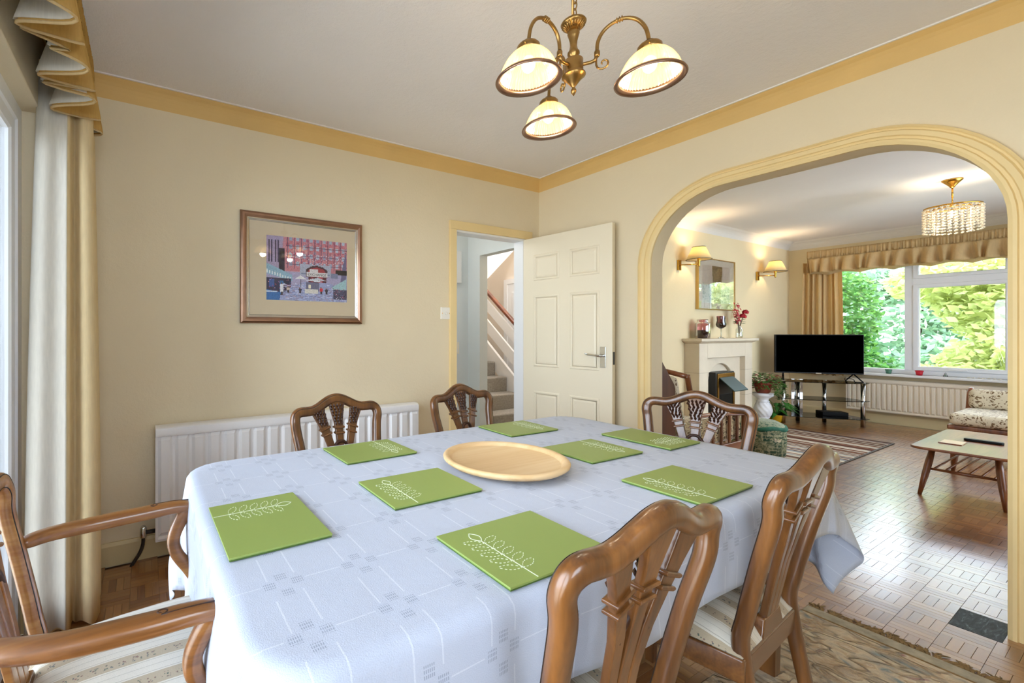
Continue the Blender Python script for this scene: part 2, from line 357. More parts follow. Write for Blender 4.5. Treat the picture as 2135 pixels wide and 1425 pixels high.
plain('shade_trim', '3a2a18', .6)
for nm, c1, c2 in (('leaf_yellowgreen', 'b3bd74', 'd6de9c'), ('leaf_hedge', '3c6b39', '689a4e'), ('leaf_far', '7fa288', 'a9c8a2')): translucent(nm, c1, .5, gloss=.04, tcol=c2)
plain('bark', '4a3a2a', .9, var=.3); plain('lawn', '7d8a5c', .95, var=.3, vscale=3); plain('paving', 'b9b4aa', .9, var=.1)
def carpet():
    t = NT('stair_carpet'); co = t.coord('Object'); t.p(col=t.ramp(t.noise(co, 60, 3), [(.3, hx('96928c')), (.7, hx('aeaaa4'))]), rough=.95, spec=.1); t.bump(t.noise(co, 400, 2), .4, .003); return t.m
carpet(); vcol('print_colours', .55); vcol('print_glossy', .4)

# ------------------------------------------------------------------ the rooms
HD, HL = 2.5, 2.53            # ceiling heights: dining room, lounge
XW, YS = -3.346, -3.6         # window wall plane, south wall plane
YF, XB, XL = .18, .13, 5.55   # lounge fireplace wall, lounge face of arch wall, lounge window wall
def bx(name, b, mat, parent=None, bevel=0): return MB().box(*b).build(name, mat, parent, bevel=bevel)

# floor: dark bed with every parquet finger laid on it
floor = struct(bx('floor', (-3.6, -3.75, -.06, 5.8, .4, -.013), 'dark_gap'))
BS = .1185; NF = 4; FW = BS / NF
cells = []
gx0, gy0 = -3.037 - 4 * BS, -2.061 - 13 * BS
nx, ny = int((5.6 - gx0) / BS) + 1, int((.2 - gy0) / BS) + 1
for i in range(nx):
    for j in range(ny):
        x0, y0 = gx0 + i * BS, gy0 + j * BS
        if x0 < -3.5 or x0 + BS > 5.6 or y0 + BS > .25: continue
        for k in range(NF):
            ori = (i + j) % 2
            if ori == 0: r = (x0, y0 + k * FW, x0 + BS, y0 + (k + 1) * FW)
            else: r = (x0 + k * FW, y0, x0 + (k + 1) * FW, y0 + BS)
            cx, cy = (r[0] + r[2]) / 2, (r[1] + r[3]) / 2
            if cx < -3.34 and cy > -.42: continue
            if -.075 < cx < .135 and -2.31 < cy < -2.18: continue       # slate sits here
            if cy > 0 and cx < .14: continue
            d = math.hypot(cx + 2.975, cy + 2.635)
            rank = 99
            if -.39 < cx < 1.6 and -2.33 < cy < -1.15 and cy < -1.15 - .25 * max(0, .3 - cx): rank = d
            if cx < -2.85 and -1.0 < cy < -.02 and cx > -3.2: rank = d - .6
            cells.append((rank, r, ori, RN.random()))
cells.sort(key=lambda c: c[0])
def finger(mb, r, z):
    g = .0004; t = .0004
    mb.add([(r[0] + g, r[1] + g, z - .014), (r[2] - g, r[1] + g, z - .014), (r[2] - g, r[3] - g, z - .014), (r[0] + g, r[3] - g, z - .014),
            (r[0] + g, r[1] + g, z - t), (r[2] - g, r[1] + g, z - t), (r[2] - g, r[3] - g, z - t), (r[0] + g, r[3] - g, z - t),
            (r[0] + g + t, r[1] + g + t, z), (r[2] - g - t, r[1] + g + t, z), (r[2] - g - t, r[3] - g - t, z), (r[0] + g + t, r[3] - g - t, z)],
           [(8, 9, 10, 11)] + [(a, (a + 1) % 4, 4 + (a + 1) % 4, 4 + a) for a in range(4)] + [(4 + a, 4 + (a + 1) % 4, 8 + (a + 1) % 4, 8 + a) for a in range(4)])
def setattrs(me, tones, oris, per):
    for nm, vals in (('tone', tones), ('ori', oris)):
        at = me.attributes.new(nm, 'FLOAT', 'FACE')
        buf = []
        for v in vals: buf += [v] * per
        at.data.foreach_set('value', buf)
pm = {}
for ori in (0, 1):
    for q in range(6):
        mb = MB(); L = (-BS / 2, -FW / 2, BS / 2, FW / 2) if ori == 0 else (-FW / 2, -BS / 2, FW / 2, BS / 2); finger(mb, L, 0)
        me = bpy.data.meshes.new('plank'); me.from_pydata(mb.v, [], mb.f); me.materials.append(MATS['parquet']); setattrs(me, [.2 + .13 * q], [ori], 9); pm[ori, q] = me
for rank, r, ori, tn in cells[:295]:
    o = bpy.data.objects.new('plank', pm[ori, min(5, int(tn * 6))]); COL.objects.link(o); o.parent = floor
    o.location = ((r[0] + r[2]) / 2, (r[1] + r[3]) / 2, RN.uniform(-.0004, .0003)); o.rotation_euler = (RN.uniform(-.004, .004), RN.uniform(-.004, .004), 0)
mb = MB()
for rank, r, ori, tn in cells[295:]: finger(mb, r, RN.uniform(-.0005, .0003))
me = bpy.data.meshes.new('parquet_planks'); me.from_pydata(mb.v, [], mb.f); me.materials.append(MATS['parquet'])
setattrs(me, [.2 + .65 * c[3] for c in cells[295:]], [c[2] for c in cells[295:]], 9)
po = bpy.data.objects.new('parquet_planks', me); COL.objects.link(po); po.parent = floor; po['kind'] = 'stuff'
sl = bx('slate_insert', (-.075, -2.31, -.012, .135, -2.18, .001), 'slate', floor, .002); sl['label'] = 'dark grey slate piece let into the parquet'

# dining room shell
struct(bx('ceiling', (-3.75, -3.75, HD, 0.0, .1, HD + .12), 'ceiling_white'))
w = MB()                                                  # back wall with the doorway
for b in ((-3.6, 0, -.05, -.91, .1, HD), (-.91, 0, 1.985, -.172, .1, HD), (-.172, 0, -.05, 0, .1, HD)): w.box(*b)
struct(w.build('wall_back', 'wall_cream'))
w = MB()                                                  # arch wall: one outline with the arched opening
R0, yl, yr, zt = .42, -.945, -2.314, 2.065
def arch(R, y0, y1, z1, n=14, foot=0):
    o = [(y0, foot)]
    for i in range(n + 1): a = PI / 2 * i / n; o.append((y0 - R + R * math.cos(a), z1 - R + R * math.sin(a)))
    for i in range(n + 1): a = PI / 2 * i / n; o.append((y1 + R - R * math.sin(a), z1 - R + R * math.cos(a)))
    return o + [(y1, foot)]
ar = arch(R0, yl, yr, zt, foot=-.05)
w.prism([(.1, -.05)] + ar + [(-3.75, -.05), (-3.75, HL), (.1, HL)], 0, 0, XB)
struct(w.build('wall_arch', 'wall_cream', bevel=.004))
w = MB()                                                  # window wall
for b in ((XW - .12, -.42, -.05, XW, .1, HD), (XW - .12, -3.45, 2.085, XW, -.42, HD), (XW - .12, -3.75, -.05, XW, -3.45, HD)): w.box(*b)
struct(w.build('wall_window', 'wall_cream', bevel=.006))
w = MB()                                                  # south wall; both window openings are added to let in daylight
for b in ((-3.6, YS - .12, -.05, -3.3, YS, HL), (-3.3, YS - .12, -.05, -2.3, YS, 1.1), (-3.3, YS - .12, 2.15, -2.3, YS, HL), (-2.3, YS - .12, -.05, 1.6, YS, HL), (1.6, YS - .12, -.05, 4.6, YS, .6), (1.6, YS - .12, 2.2, 4.6, YS, HL), (4.6, YS - .12, -.05, 5.7, YS, HL)): w.box(*b)
struct(w.build('wall_south', 'wall_cream'))
w3 = sroot('added_window_dining', (-2.8, YS, 1.1))                      # added window behind the camera, to light the back wall
for b in ((-3.3, YS - .08, 1.1, -3.24, YS - .03, 2.15), (-2.36, YS - .08, 1.1, -2.3, YS - .03, 2.15), (-3.24, YS - .08, 2.09, -2.36, YS - .03, 2.15), (-3.24, YS - .08, 1.1, -2.36, YS - .03, 1.16)): bx('frame', b, 'upvc', w3)
bx('pane', (-3.24, YS - .058, 1.16, -2.36, YS - .052, 2.09), 'pane', w3)
w2 = sroot('added_window_lounge', (3.1, YS, .6))  # unseen window added to bring more daylight into the lounge
for b in ((1.6, YS - .08, .6, 1.66, YS - .03, 2.2), (4.54, YS - .08, .6, 4.6, YS - .03, 2.2), (1.6, YS - .08, 2.14, 4.6, YS - .03, 2.2), (1.6, YS - .08, .6, 4.6, YS - .03, .66), (3.07, YS - .08, .66, 3.13, YS - .03, 2.14)): bx('frame', b, 'upvc', w2)
for x0, x1 in ((1.66, 3.07), (3.13, 4.54)): bx('pane', (x0, YS - .058, .66, x1, YS - .052, 2.14), 'pane', w2)
# coving and skirting of the dining room
def cove(d, h, n=6): return [(0, 0), (d, 0)] + [(d - d * math.sin(PI / 2 * i / n) * .96, -h + h * math.cos(PI / 2 * i / n) * .9 ) for i in range(1, n)] + [(0, -h)]
def cove_y(name, x, sgn, y0, y1, z, d, h, m, parent=None):
    c = cove(d, h); n = len(c)
    return MB().add([(x + sgn * a, y0, z + b) for a, b in c] + [(x + sgn * a, y1, z + b) for a, b in c],
                    [tuple(range(n)), tuple(range(n, 2 * n))] + [(i, (i + 1) % n, n + (i + 1) % n, n + i) for i in range(n)]).build(name, m, parent)
def cove_x(name, y, sgn, x0, x1, z, d, h, m, parent=None):
    c = cove(d, h); n = len(c)
    return MB().add([(x0, y + sgn * a, z + b) for a, b in c] + [(x1, y + sgn * a, z + b) for a, b in c],
                    [tuple(range(n)), tuple(range(n, 2 * n))] + [(i, (i + 1) % n, n + (i + 1) % n, n + i) for i in range(n)]).build(name, m, parent)
t1 = struct(cove_x('trim_1', 0, -1, XW, 0, HD, .055, .1, 'coving_yellow')); bx('paint_line', (XW, -.064, HD - .006, -.058, -.054, HD), 'white_bead', t1)
t2 = struct(cove_y('trim_2', 0, -1, YS, 0, HD, .055, .1, 'coving_yellow')); bx('paint_line', (-.064, YS, HD - .006, -.054, -.054, HD), 'white_bead', t2)
struct(cove_y('trim_3', XW, 1, YS, 0, HD, .055, .1, 'coving_yellow')); struct(cove_x('trim_4', YS, 1, XW, 0, HD, .055, .1, 'coving_yellow'))
def skirt_x(name, x0, x1, y, sg, m, h=.115, z=0): return struct(MB().prism([(y, z), (y + sg * .018, z), (y + sg * .018, z + h * .86), (y + sg * .010, z + h), (y, z + h)], 0, x0, x1).build(name, m))
def skirt_y(name, y0, y1, x, sg, m, h=.115): return struct(MB().prism([(x, 0), (x + sg * .018, 0), (x + sg * .018, h * .86), (x + sg * .010, h), (x, h)], 1, y0, y1).build(name, m))
skirt_x('baseboard_back', XW, -.985, 0, -1, 'skirting_cream'); skirt_y('baseboard_arch', -.86, -.02, 0, -1, 'skirting_cream'); skirt_y('baseboard_arch_south', YS, -2.4, 0, -1, 'skirting_cream')
skirt_y('baseboard_window', -.42, 0, XW, 1, 'skirting_cream'); skirt_x('baseboard_reveal', XW - .11, XW + .018, -.42, -1, 'skirting_cream', .1)
# moulded architrave round the arch: rows offset outward from the opening
def offs(o): return arch(R0 + o, yl + o, yr - o, zt + o)
rows = [(0, 0), (0, .014), (.012, .02), (.022, .02), (.026, .013), (.036, .013), (.04, .02), (.058, .024), (.064, .016), (.07, .016), (.074, .022), (.083, .018), (.083, 0)]
tr = MB()
tr.rings([[(-h, y, z) for y, z in offs(o)] for o, h in rows], closed=False, caps=False)
struct(tr.build('trim_5', 'trim_yellow', bevel=0))
# doorway jambs, head and architrave
tr = sroot('trim_6', (-.541, 0, 0))
for n, b in (('jamb', (-.91, -.002, 0, -.89, .102, 1.985)), ('jamb', (-.192, -.002, 0, -.172, .102, 1.985)), ('head', (-.89, -.002, 1.965, -.192, .102, 1.985))): bx(n, b, 'white_gloss', tr)
for n, b in (('architrave', (-.965, -.02, 0, -.905, 0, 1.98)), ('architrave', (-.965, -.02, 1.98, -.10, 0, 2.045)), ('architrave', (-.165, -.02, 0, -.10, 0, 1.98))): bx(n, b, 'trim_yellow', tr, .003)
# patio door: white frame, mullions, panes
def ring(name, x0, x1, y0, y1, z0, z1, t, par, m='upvc'):      # mitred rectangular frame
    r = lambda x, o: [(x, y0 + o, z0 + o), (x, y1 - o, z0 + o), (x, y1 - o, z1 - o), (x, y0 + o, z1 - o)]
    return MB().rings([r(x0, 0), r(x1, 0), r(x1, t - .008), r(x1 - .008, t), r(x0, t)], True, False, True).build(name, m, par)
pd = sroot('door_1', (-3.44, -1.935, 0))
ring('frame', -3.47, -3.41, -3.45, -.42, 0, 2.085, .065, pd)
for y0, y1 in ((-3.385, -2.41), (-2.41, -1.46), (-1.46, -.485)):
    ring('sash', -3.462, -3.418, y0, y1, .065, 2.02, .055, pd); bx('pane', (-3.443, y0 + .05, .115, -3.437, y1 - .05, 1.97), 'pane', pd)

# lounge shell
struct(bx('ceiling_lounge', (.0, -3.75, HL, 5.75, .4, HL + .12), 'ceiling_lounge'))
struct(bx('wall_fireplace', (XB, YF, -.05, 5.75, YF + .1, HL), 'wall_lounge'))
w = MB(); ya, yb, za, zb = -.25, -3.05, .66, 2.2
for b in ((XL, ya, -.05, XL + .2, .3, HL), (XL, yb, -.05, XL + .2, ya, za), (XL, yb, zb, XL + .2, ya, HL), (XL, -3.75, -.05, XL + .2, yb, HL)): w.box(*b)
struct(w.build('wall_bay', 'wall_lounge'))
struct(cove_x('trim_7', YF, -1, XB, XL, HL, .1, .1, 'coving_white')); struct(cove_y('trim_8', XL, -1, YS, YF, HL, .12, .11, 'coving_white')); struct(cove_y('trim_9', XB, 1, YS, YF, HL, .1, .1, 'coving_white'))
skirt_y('baseboard_bay', YS, YF, XL, -1, 'skirting_cream', .13); skirt_x('baseboard_fireplace', XB, 2.6, YF, -1, 'skirting_cream'); skirt_x('baseboard_alcove', 4.0, XL, YF, -1, 'skirting_cream')
# lounge window
wn = sroot('window_1', (5.62, -1.65, za))
def ring_in(name, x0, x1, y0, y1, z0, z1, t, par, m='upvc'):   # the same, chamfered on the room side
    r = lambda x, o: [(x, y0 + o, z0 + o), (x, y1 - o, z0 + o), (x, y1 - o, z1 - o), (x, y0 + o, z1 - o)]
    return MB().rings([r(x1, 0), r(x0, 0), r(x0, t - .008), r(x0 + .008, t), r(x1, t)], True, False, True).build(name, m, par)
ring_in('frame', 5.59, 5.66, yb, ya, za, zb, .06, wn)
for ym in (-.985, -1.775): bx('mullion', (5.585, ym - .035, za + .06, 5.665, ym + .035, zb - .06), 'upvc', wn)
bx('transom', (5.585, -1.74, 1.80, 5.665, -1.02, 1.875), 'upvc', wn)
def pane(y0, y1, z0, z1): bx('pane', (5.622, y0, z0, 5.628, y1, z1), 'pane', wn)
pane(-.95, ya - .06, za + .06, zb - .06); pane(-1.70, -1.06, za + .1, 1.76); pane(-1.70, -1.06, 1.91, zb - .1); pane(yb + .06, -1.81, za + .06, zb - .06)
ring_in('sash', 5.575, 5.64, -1.738, -1.022, za + .062, 1.798, .045, wn); ring_in('sash', 5.575, 5.64, -1.738, -1.022, 1.877, zb - .062, .045, wn)
bx('handle', (5.555, -1.46, 1.885, 5.575, -1.38, 1.9), 'white_gloss', wn); bx('stay', (5.55, -1.44, za + .075, 5.575, -1.3, za + .09), 'white_gloss', wn, .003)
struct(bx('trim_10', (5.40, -3.1, za - .03, XL + .06, -.2, za), 'white_gloss', None, .006))

# garden beyond both windows
struct(bx('garden_ground', (5.76, -14, -.5, 30, 14, -.4), 'lawn')); struct(bx('patio_ground', (-14, -10, -.2, -3.47, 8, -.07), 'paving'))

# lobby and staircase hall behind the open door
w = MB()
for b in ((-.08, .1, -.05, .02, .155, 2.6), (-.08, .155, 1.955, .02, .665, 2.6), (-.08, .665, -.05, .02, .86, 2.6), (-1.6, .84, -.05, .02, .9, 2.6), (-1.66, .1, -.05, -1.6, .9, 2.6)): w.box(*b)
struct(w.build('wall_lobby', 'wall_lobby')); struct(bx('ceiling_lobby', (-1.66, .1, 2.35, 0, .9, 2.45), 'wall_lobby')); struct(bx('floor_lobby', (-1.66, .1, -.06, 2.0, 3.3, -.002), 'stair_carpet'))
w = MB()
for b in ((1.9, .28, -.05, 2.0, 3.3, 5), (-.1, 3.2, -.05, 2.0, 3.3, 5), (-.08, .9, -.05, .02, 3.3, 5), (-.1, .28, 2.6, 2.0, .36, 5), (-.1, .28, 4.9, 2.0, 3.3, 5)): w.box(*b)
struct(w.build('wall_hall', 'wall_hall'))
d2 = sroot('door_2', (1.88, 1.9, 0))
bx('leaf', (1.87, 1.55, 0, 1.9, 2.26, 1.93), 'white_gloss', d2); 
for b in ((1.86, 2.26, 0, 1.9, 2.33, 2.0), (1.86, 1.5, 1.93, 1.9, 2.26, 2.0)): bx('architrave', b, 'white_gloss', d2)
bx('raised_panel', (1.862, 1.65, 1.1, 1.872, 2.16, 1.8), 'white_gloss', d2, .004)
st = thing('staircase', 'carpeted staircase with white boarded balustrade seen through the doorway', 'stairs', (.5, 1.2, 0))
for k in range(10):
    z1 = .11 + .178 * k; y0 = .755 + .206 * k
    MB().box(.02, y0, max(0, z1 - .19), .99, y0 + .24, z1).build('step', 'stair_carpet', st, bevel=.02, seg=3)
def sloped(name, x0, x1, ya_, yb_, z_at, dz, m, bev=.004):     # board following the pitch of the stairs
    sl = .178 / .206; pl = [(ya_, z_at + (ya_ - 1.374) * sl), (yb_, z_at + (yb_ - 1.374) * sl), (yb_, z_at + dz + (yb_ - 1.374) * sl), (ya_, z_at + dz + (ya_ - 1.374) * sl)]
    return MB().prism(pl, 0, x0, x1).build(name, m, st, bevel=bev)
sloped('stringer', .99, 1.03, .72, 2.7, .50, .25, 'white_gloss'); sloped('balustrade_board', .995, 1.025, 1.2, 2.5, .87, .17, 'white_gloss'); sloped('balustrade_board', .995, 1.025, 1.2, 2.5, 1.15, .15, 'white_gloss')
sloped('handrail', .98, 1.04, 1.18, 2.0, 1.375, .05, 'handrail_wood', .01)
MB().box(.97, 1.15, 0, 1.05, 1.22, 1.36).build('newel_post', 'white_gloss', st, bevel=.008)
for y0 in (1.22, 2.05): MB().prism([(.95, 1.72), (1.9, 2.55), (1.9, 2.9), (.95, 2.07)], 1, y0 + .75, y0 + .8).build('upper_stringer', 'white_gloss', st)
hl = bpy.data.lights.new('hall_fill', 'POINT'); hl.energy = 58; hl.color = (1, .96, .92); hl.shadow_soft_size = .12  # added fill light without a fitting, brightens the stairs
ho = bpy.data.objects.new('hall_fill', hl); ho.location = (1.5, 1.0, 3.4); COL.objects.link(ho)
hl = bpy.data.lights.new('lobby_fill', 'POINT'); hl.energy = 5; hl.color = (1, .97, .94); hl.shadow_soft_size = .1  # added out-of-view light for the lobby walls
ho = bpy.data.objects.new('lobby_fill', hl); ho.location = (-1.0, .5, 2.1); COL.objects.link(ho)
tag(bx('meter_box', (-.32, .80, 1.69, -.195, .84, 2.01), 'white_gloss', None, .004), 'white meter box on the pale lobby wall seen through the doorway', 'box')
th = thing('lobby_socket', 'grey wall switch plate low on the pale lobby wall', 'switch', (-.24, .84, 1.04)); bx('plate', (-.29, .828, .98, -.205, .84, 1.1), 'plastic_white', th, .003); bx('rocker', (-.26, .82, 1.0, -.23, .829, 1.03), 'white_gloss', th, .002)

# open six-panel door lying back towards the arch wall
dr = sroot('door_3', (-.172, 0, 0)); ORG[dr.name] = Vector()
LW, LH = .735, 1.965
leaf = MB().box(0, -.02, .008, LW, .02, .008 + LH).build('leaf', 'door_cream', dr, bevel=.003)
for (u0, u1) in ((.10, .33), (.415, .645)):
    for (v0, v1) in ((.24, .72), (.92, 1.50), (1.62, 1.83)):
        p = MB()
        rr = [(0, .02), (.006, .0245), (.014, .0245), (.022, .019), (.04, .023), (.05, .023)]
        p.rings([[(u0 + o, -h, v0 + o), (u1 - o, -h, v0 + o), (u1 - o, -h, v1 - o), (u0 + o, -h, v1 - o)] for o, h in rr], True, True)
        p.build('panel', 'door_cream', leaf)
hd = MB().box(LW - .085, -.026, .945, LW - .045, -.02, 1.095).build('handle_plate', 'chrome', leaf, bevel=.002)
MB().tube([(LW - .065, -.026, 1.03), (LW - .065, -.055, 1.03)], .009, 10).build('spindle', 'chrome', hd, True)
MB().tube(spline([(LW - .065, -.055, 1.03), (LW - .10, -.058, 1.032), (LW - .15, -.057, 1.037), (LW - .185, -.054, 1.043)], 4), [.009] * 5 + [.008] * 5 + [.006, .005, .004], 10).build('lever', 'chrome', hd, True)
bx('latch_plate', (LW - .001, -.012, .97, LW + .002, .012, 1.06), 'black_metal', leaf)
dr.rotation_euler = (0, 0, math.atan2(-.725, .095)); 

# ------------------------------------------------------------------ dining table, cloth and what lies on it
def rrect(x0, x1, y0, y1, r, bow=0, n=6):
    o = []
    for cx_, cy_, a0 in ((x1 - r, y1 - r, 0), (x0 + r, y1 - r, PI / 2), (x0 + r, y0 + r, PI), (x1 - r, y0 + r, 1.5 * PI)):
        for i in range(n + 1): a = a0 + PI / 2 * i / n; o.append((cx_ + r * math.cos(a), cy_ + r * math.sin(a)))
    return o
TX0, TX1, TY0, TY1, TZ = -2.86, -.885, -2.085, -.97, .735
tb = thing('dining_table', 'dining table hidden beneath the white cloth', 'table', (-1.8725, -1.5275, 0))
MB().prism(rrect(TX0 + .025, TX1 - .025, TY0 + .025, TY1 - .025, .13), 2, TZ - .034, TZ - .006).build('tabletop', 'chair_wood_x', tb, bevel=.008)
for x, y in ((-2.66, -1.95), (-1.06, -1.95), (-1.06, -1.1), (-2.66, -1.1)):
    MB().frustum((x - .022, y - .022, x + .022, y + .022), .0125 if y < -1.5 else 0, (x - .035, y - .035, x + .035, y + .035), TZ - .03).build('leg', 'chair_wood', tb, bevel=.004)
def tablecloth():
    ds, de, rc, rb = .185, .36, .13, .022
    mb = MB(); U0, U1, V0, V1 = TX0 - de, TX1 + de, TY0 - ds, TY1 + ds
    us = [U0 + (U1 - U0) * i / 150 for i in range(151)]; vs = [V0 + (V1 - V0) * j / 96 for j in range(97)]
    ix0, ix1, iy0, iy1 = TX0 + rc, TX1 - rc, TY0 + rc, TY1 - rc; uv = []
    for v in vs:
        for u in us:
            qx, qy = min(max(u, ix0), ix1), min(max(v, iy0), iy1); dx, dy = u - qx, v - qy; d = math.hypot(dx, dy)
            wav = .0012 * math.sin(9 * u + 3 * math.sin(5 * v)) * math.sin(7 * v)
            if d <= rc - rb: p = (u, v, TZ + wav * .6)
            else:
                nx_, ny_ = dx / d, dy / d; e = d - (rc - rb); corner = min(abs(nx_), abs(ny_)) * 1.42
                if e < rb * PI / 2: a = e / rb; p = (qx + nx_ * (rc - rb + rb * math.sin(a)), qy + ny_ * (rc - rb + rb * math.sin(a)), TZ - rb + rb * math.cos(a))
                else:
                    h = e - rb * PI / 2; th = math.atan2(dy, dx)
                    fl = .04 * h + corner * (.22 * h + .35 * h * math.cos(th * 8 + .6) * .35) + .010 * math.sin(u * 11 + v * 9) * min(1, h * 6)
                    if corner < .05: fl += .006 * math.sin(14 * (u if abs(ny_) > .5 else v)) * h * 4
                    p = (qx + nx_ * (rc + fl), qy + ny_ * (rc + fl), TZ - rb - h * (1 - .03 * corner))
            mb.v.append(Vector(p)); uv.append((u, v))
    for j in range(96):
        for i in range(150): a = j * 151 + i; mb.f.append((a, a + 1, a + 152, a + 151))
    mb.uv = uv
    return mb.build('tablecloth', 'damask', None, True, solid=.0016, recalc=False)
tag(tablecloth(), 'white damask tablecloth with woven squares draped over the dining table', 'tablecloth')
# placemats: two bonded layers and a stitched leaf stem
def ribbon(mb, pts, w, z0, z1, dash=0):
    P = [Vector((p[0], p[1], 0)) for p in pts]
    for i in range(len(P) - 1):
        if dash and i % 2: continue
        d = P[i + 1] - P[i]
        if d.length < 1e-6: continue
        n = Vector((-d.y, d.x, 0)).normalized() * w / 2; a, b = P[i], P[i + 1]
        q = [a - n, b - n, b + n, a + n]
        mb.add([(p.x, p.y, z0) for p in q] + [(p.x, p.y, z1) for p in q], [(4, 5, 6, 7), (0, 1, 5, 4), (1, 2, 6, 5), (2, 3, 7, 6), (3, 0, 4, 7)])
ML, MW, MH = .292, .224, .0085
MZ = TZ + .0019
def leafpts(a, tip, w, n=8):
    A, T = Vector((*a, 0)), Vector((*tip, 0)); d = T - A; nn = Vector((-d.y, d.x, 0)).normalized(); up = []; dn = []
    for i in range(n + 1):
        t = i / n; k = math.sin(PI * t) * w; up.append((A + d * t + nn * k)[:2]); dn.append((A + d * t - nn * k)[:2])
    return up, dn
def make_mat():
    r = thing('placemat', 'green placemat', 'placemat')
    MB().box(-ML / 2 + .0015, -MW / 2 + .0015, 0, ML / 2 - .0015, MW / 2 - .0015, .004).build('lower_layer', 'placemat_under', r, bevel=.0006, seg=1)
    MB().box(-ML / 2, -MW / 2, .004, ML / 2, MW / 2, MH).build('upper_layer', 'placemat_green', r, bevel=.0009)
    m = MB(); x0 = -ML / 2 + .072; z0, z1 = MH - .0004, MH + .0006
    ribbon(m, [(x0, .045), (x0, -MW / 2 + .002)], .0020, z0, z1)
    for side in leafpts((x0, .045), (x0 - .002, .085), .012): ribbon(m, side, .0020, z0, z1)
    for k in range(5):
        y = .035 - .027 * k
        for sg in (-1, 1):
            for side in leafpts((x0, y), (x0 + sg * .045, y + .022 - (.006 if sg > 0 else 0)), .0085, 12): ribbon(m, side, .0014, z0, z1, 1)
    m.build('stitched_leaf_motif', 'stitch', r, recalc=False)
    return r
mt0 = make_mat()
mats = [(-2.26, -1.955, 0, 'green placemat at the near table edge in front of the left high-backed chair'),
        (-1.537, -1.92, 0, 'green placemat at the near table edge before the chair by the parquet'),
        (-2.718, -1.577, -90, 'green placemat in front of the armchair with looped white stitching'),
        (-2.262, -1.555, 0, 'green placemat left of the round wooden board in the table middle'),
        (-2.216, -1.139, 180, 'green placemat by the far chair in front of the radiator'),
        (-1.416, -1.125, 180, 'green placemat by the far chair nearest the doorway'),
        (-1.456, -1.545, 180, 'green placemat right of the round wooden board in the table middle'),
        (-1.068, -1.541, 90, 'green placemat in front of the chair standing before the archway')]
for i, (x, y, a, lb) in enumerate(mats):
    o = mt0 if i == 0 else copy_tree(mt0); o.location = (x, y, MZ); o.rotation_euler = (0, 0, math.radians(a + (0, 1.0, .6, -.5, 1.2, -1.2, -.8, .5)[i])); o['label'] = lb; o['group'] = 'green placemats on the dining table'
# round beech board with a raised rim, on a turned foot
bo = thing('serving_board', 'round pale beech serving board with raised rim on the tablecloth', 'board', (-1.895, -1.53, MZ))
MB().lathe([(.001, 0), (.125, 0), (.13, .004), (.13, .012), (.001, .012)], 40, (-1.895, -1.53, MZ), False).build('foot', 'beech', bo, True)
MB().lathe([(.001, .012), (.165, .012), (.195, .018), (.207, .027), (.2085, .033), (.205, .038), (.198, .0395), (.190, .038), (.184, .033), (.181, .0275), (.178, .0265), (.001, .0265)], 72, (-1.895, -1.53, MZ), False).build('plate', 'beech', bo, True)

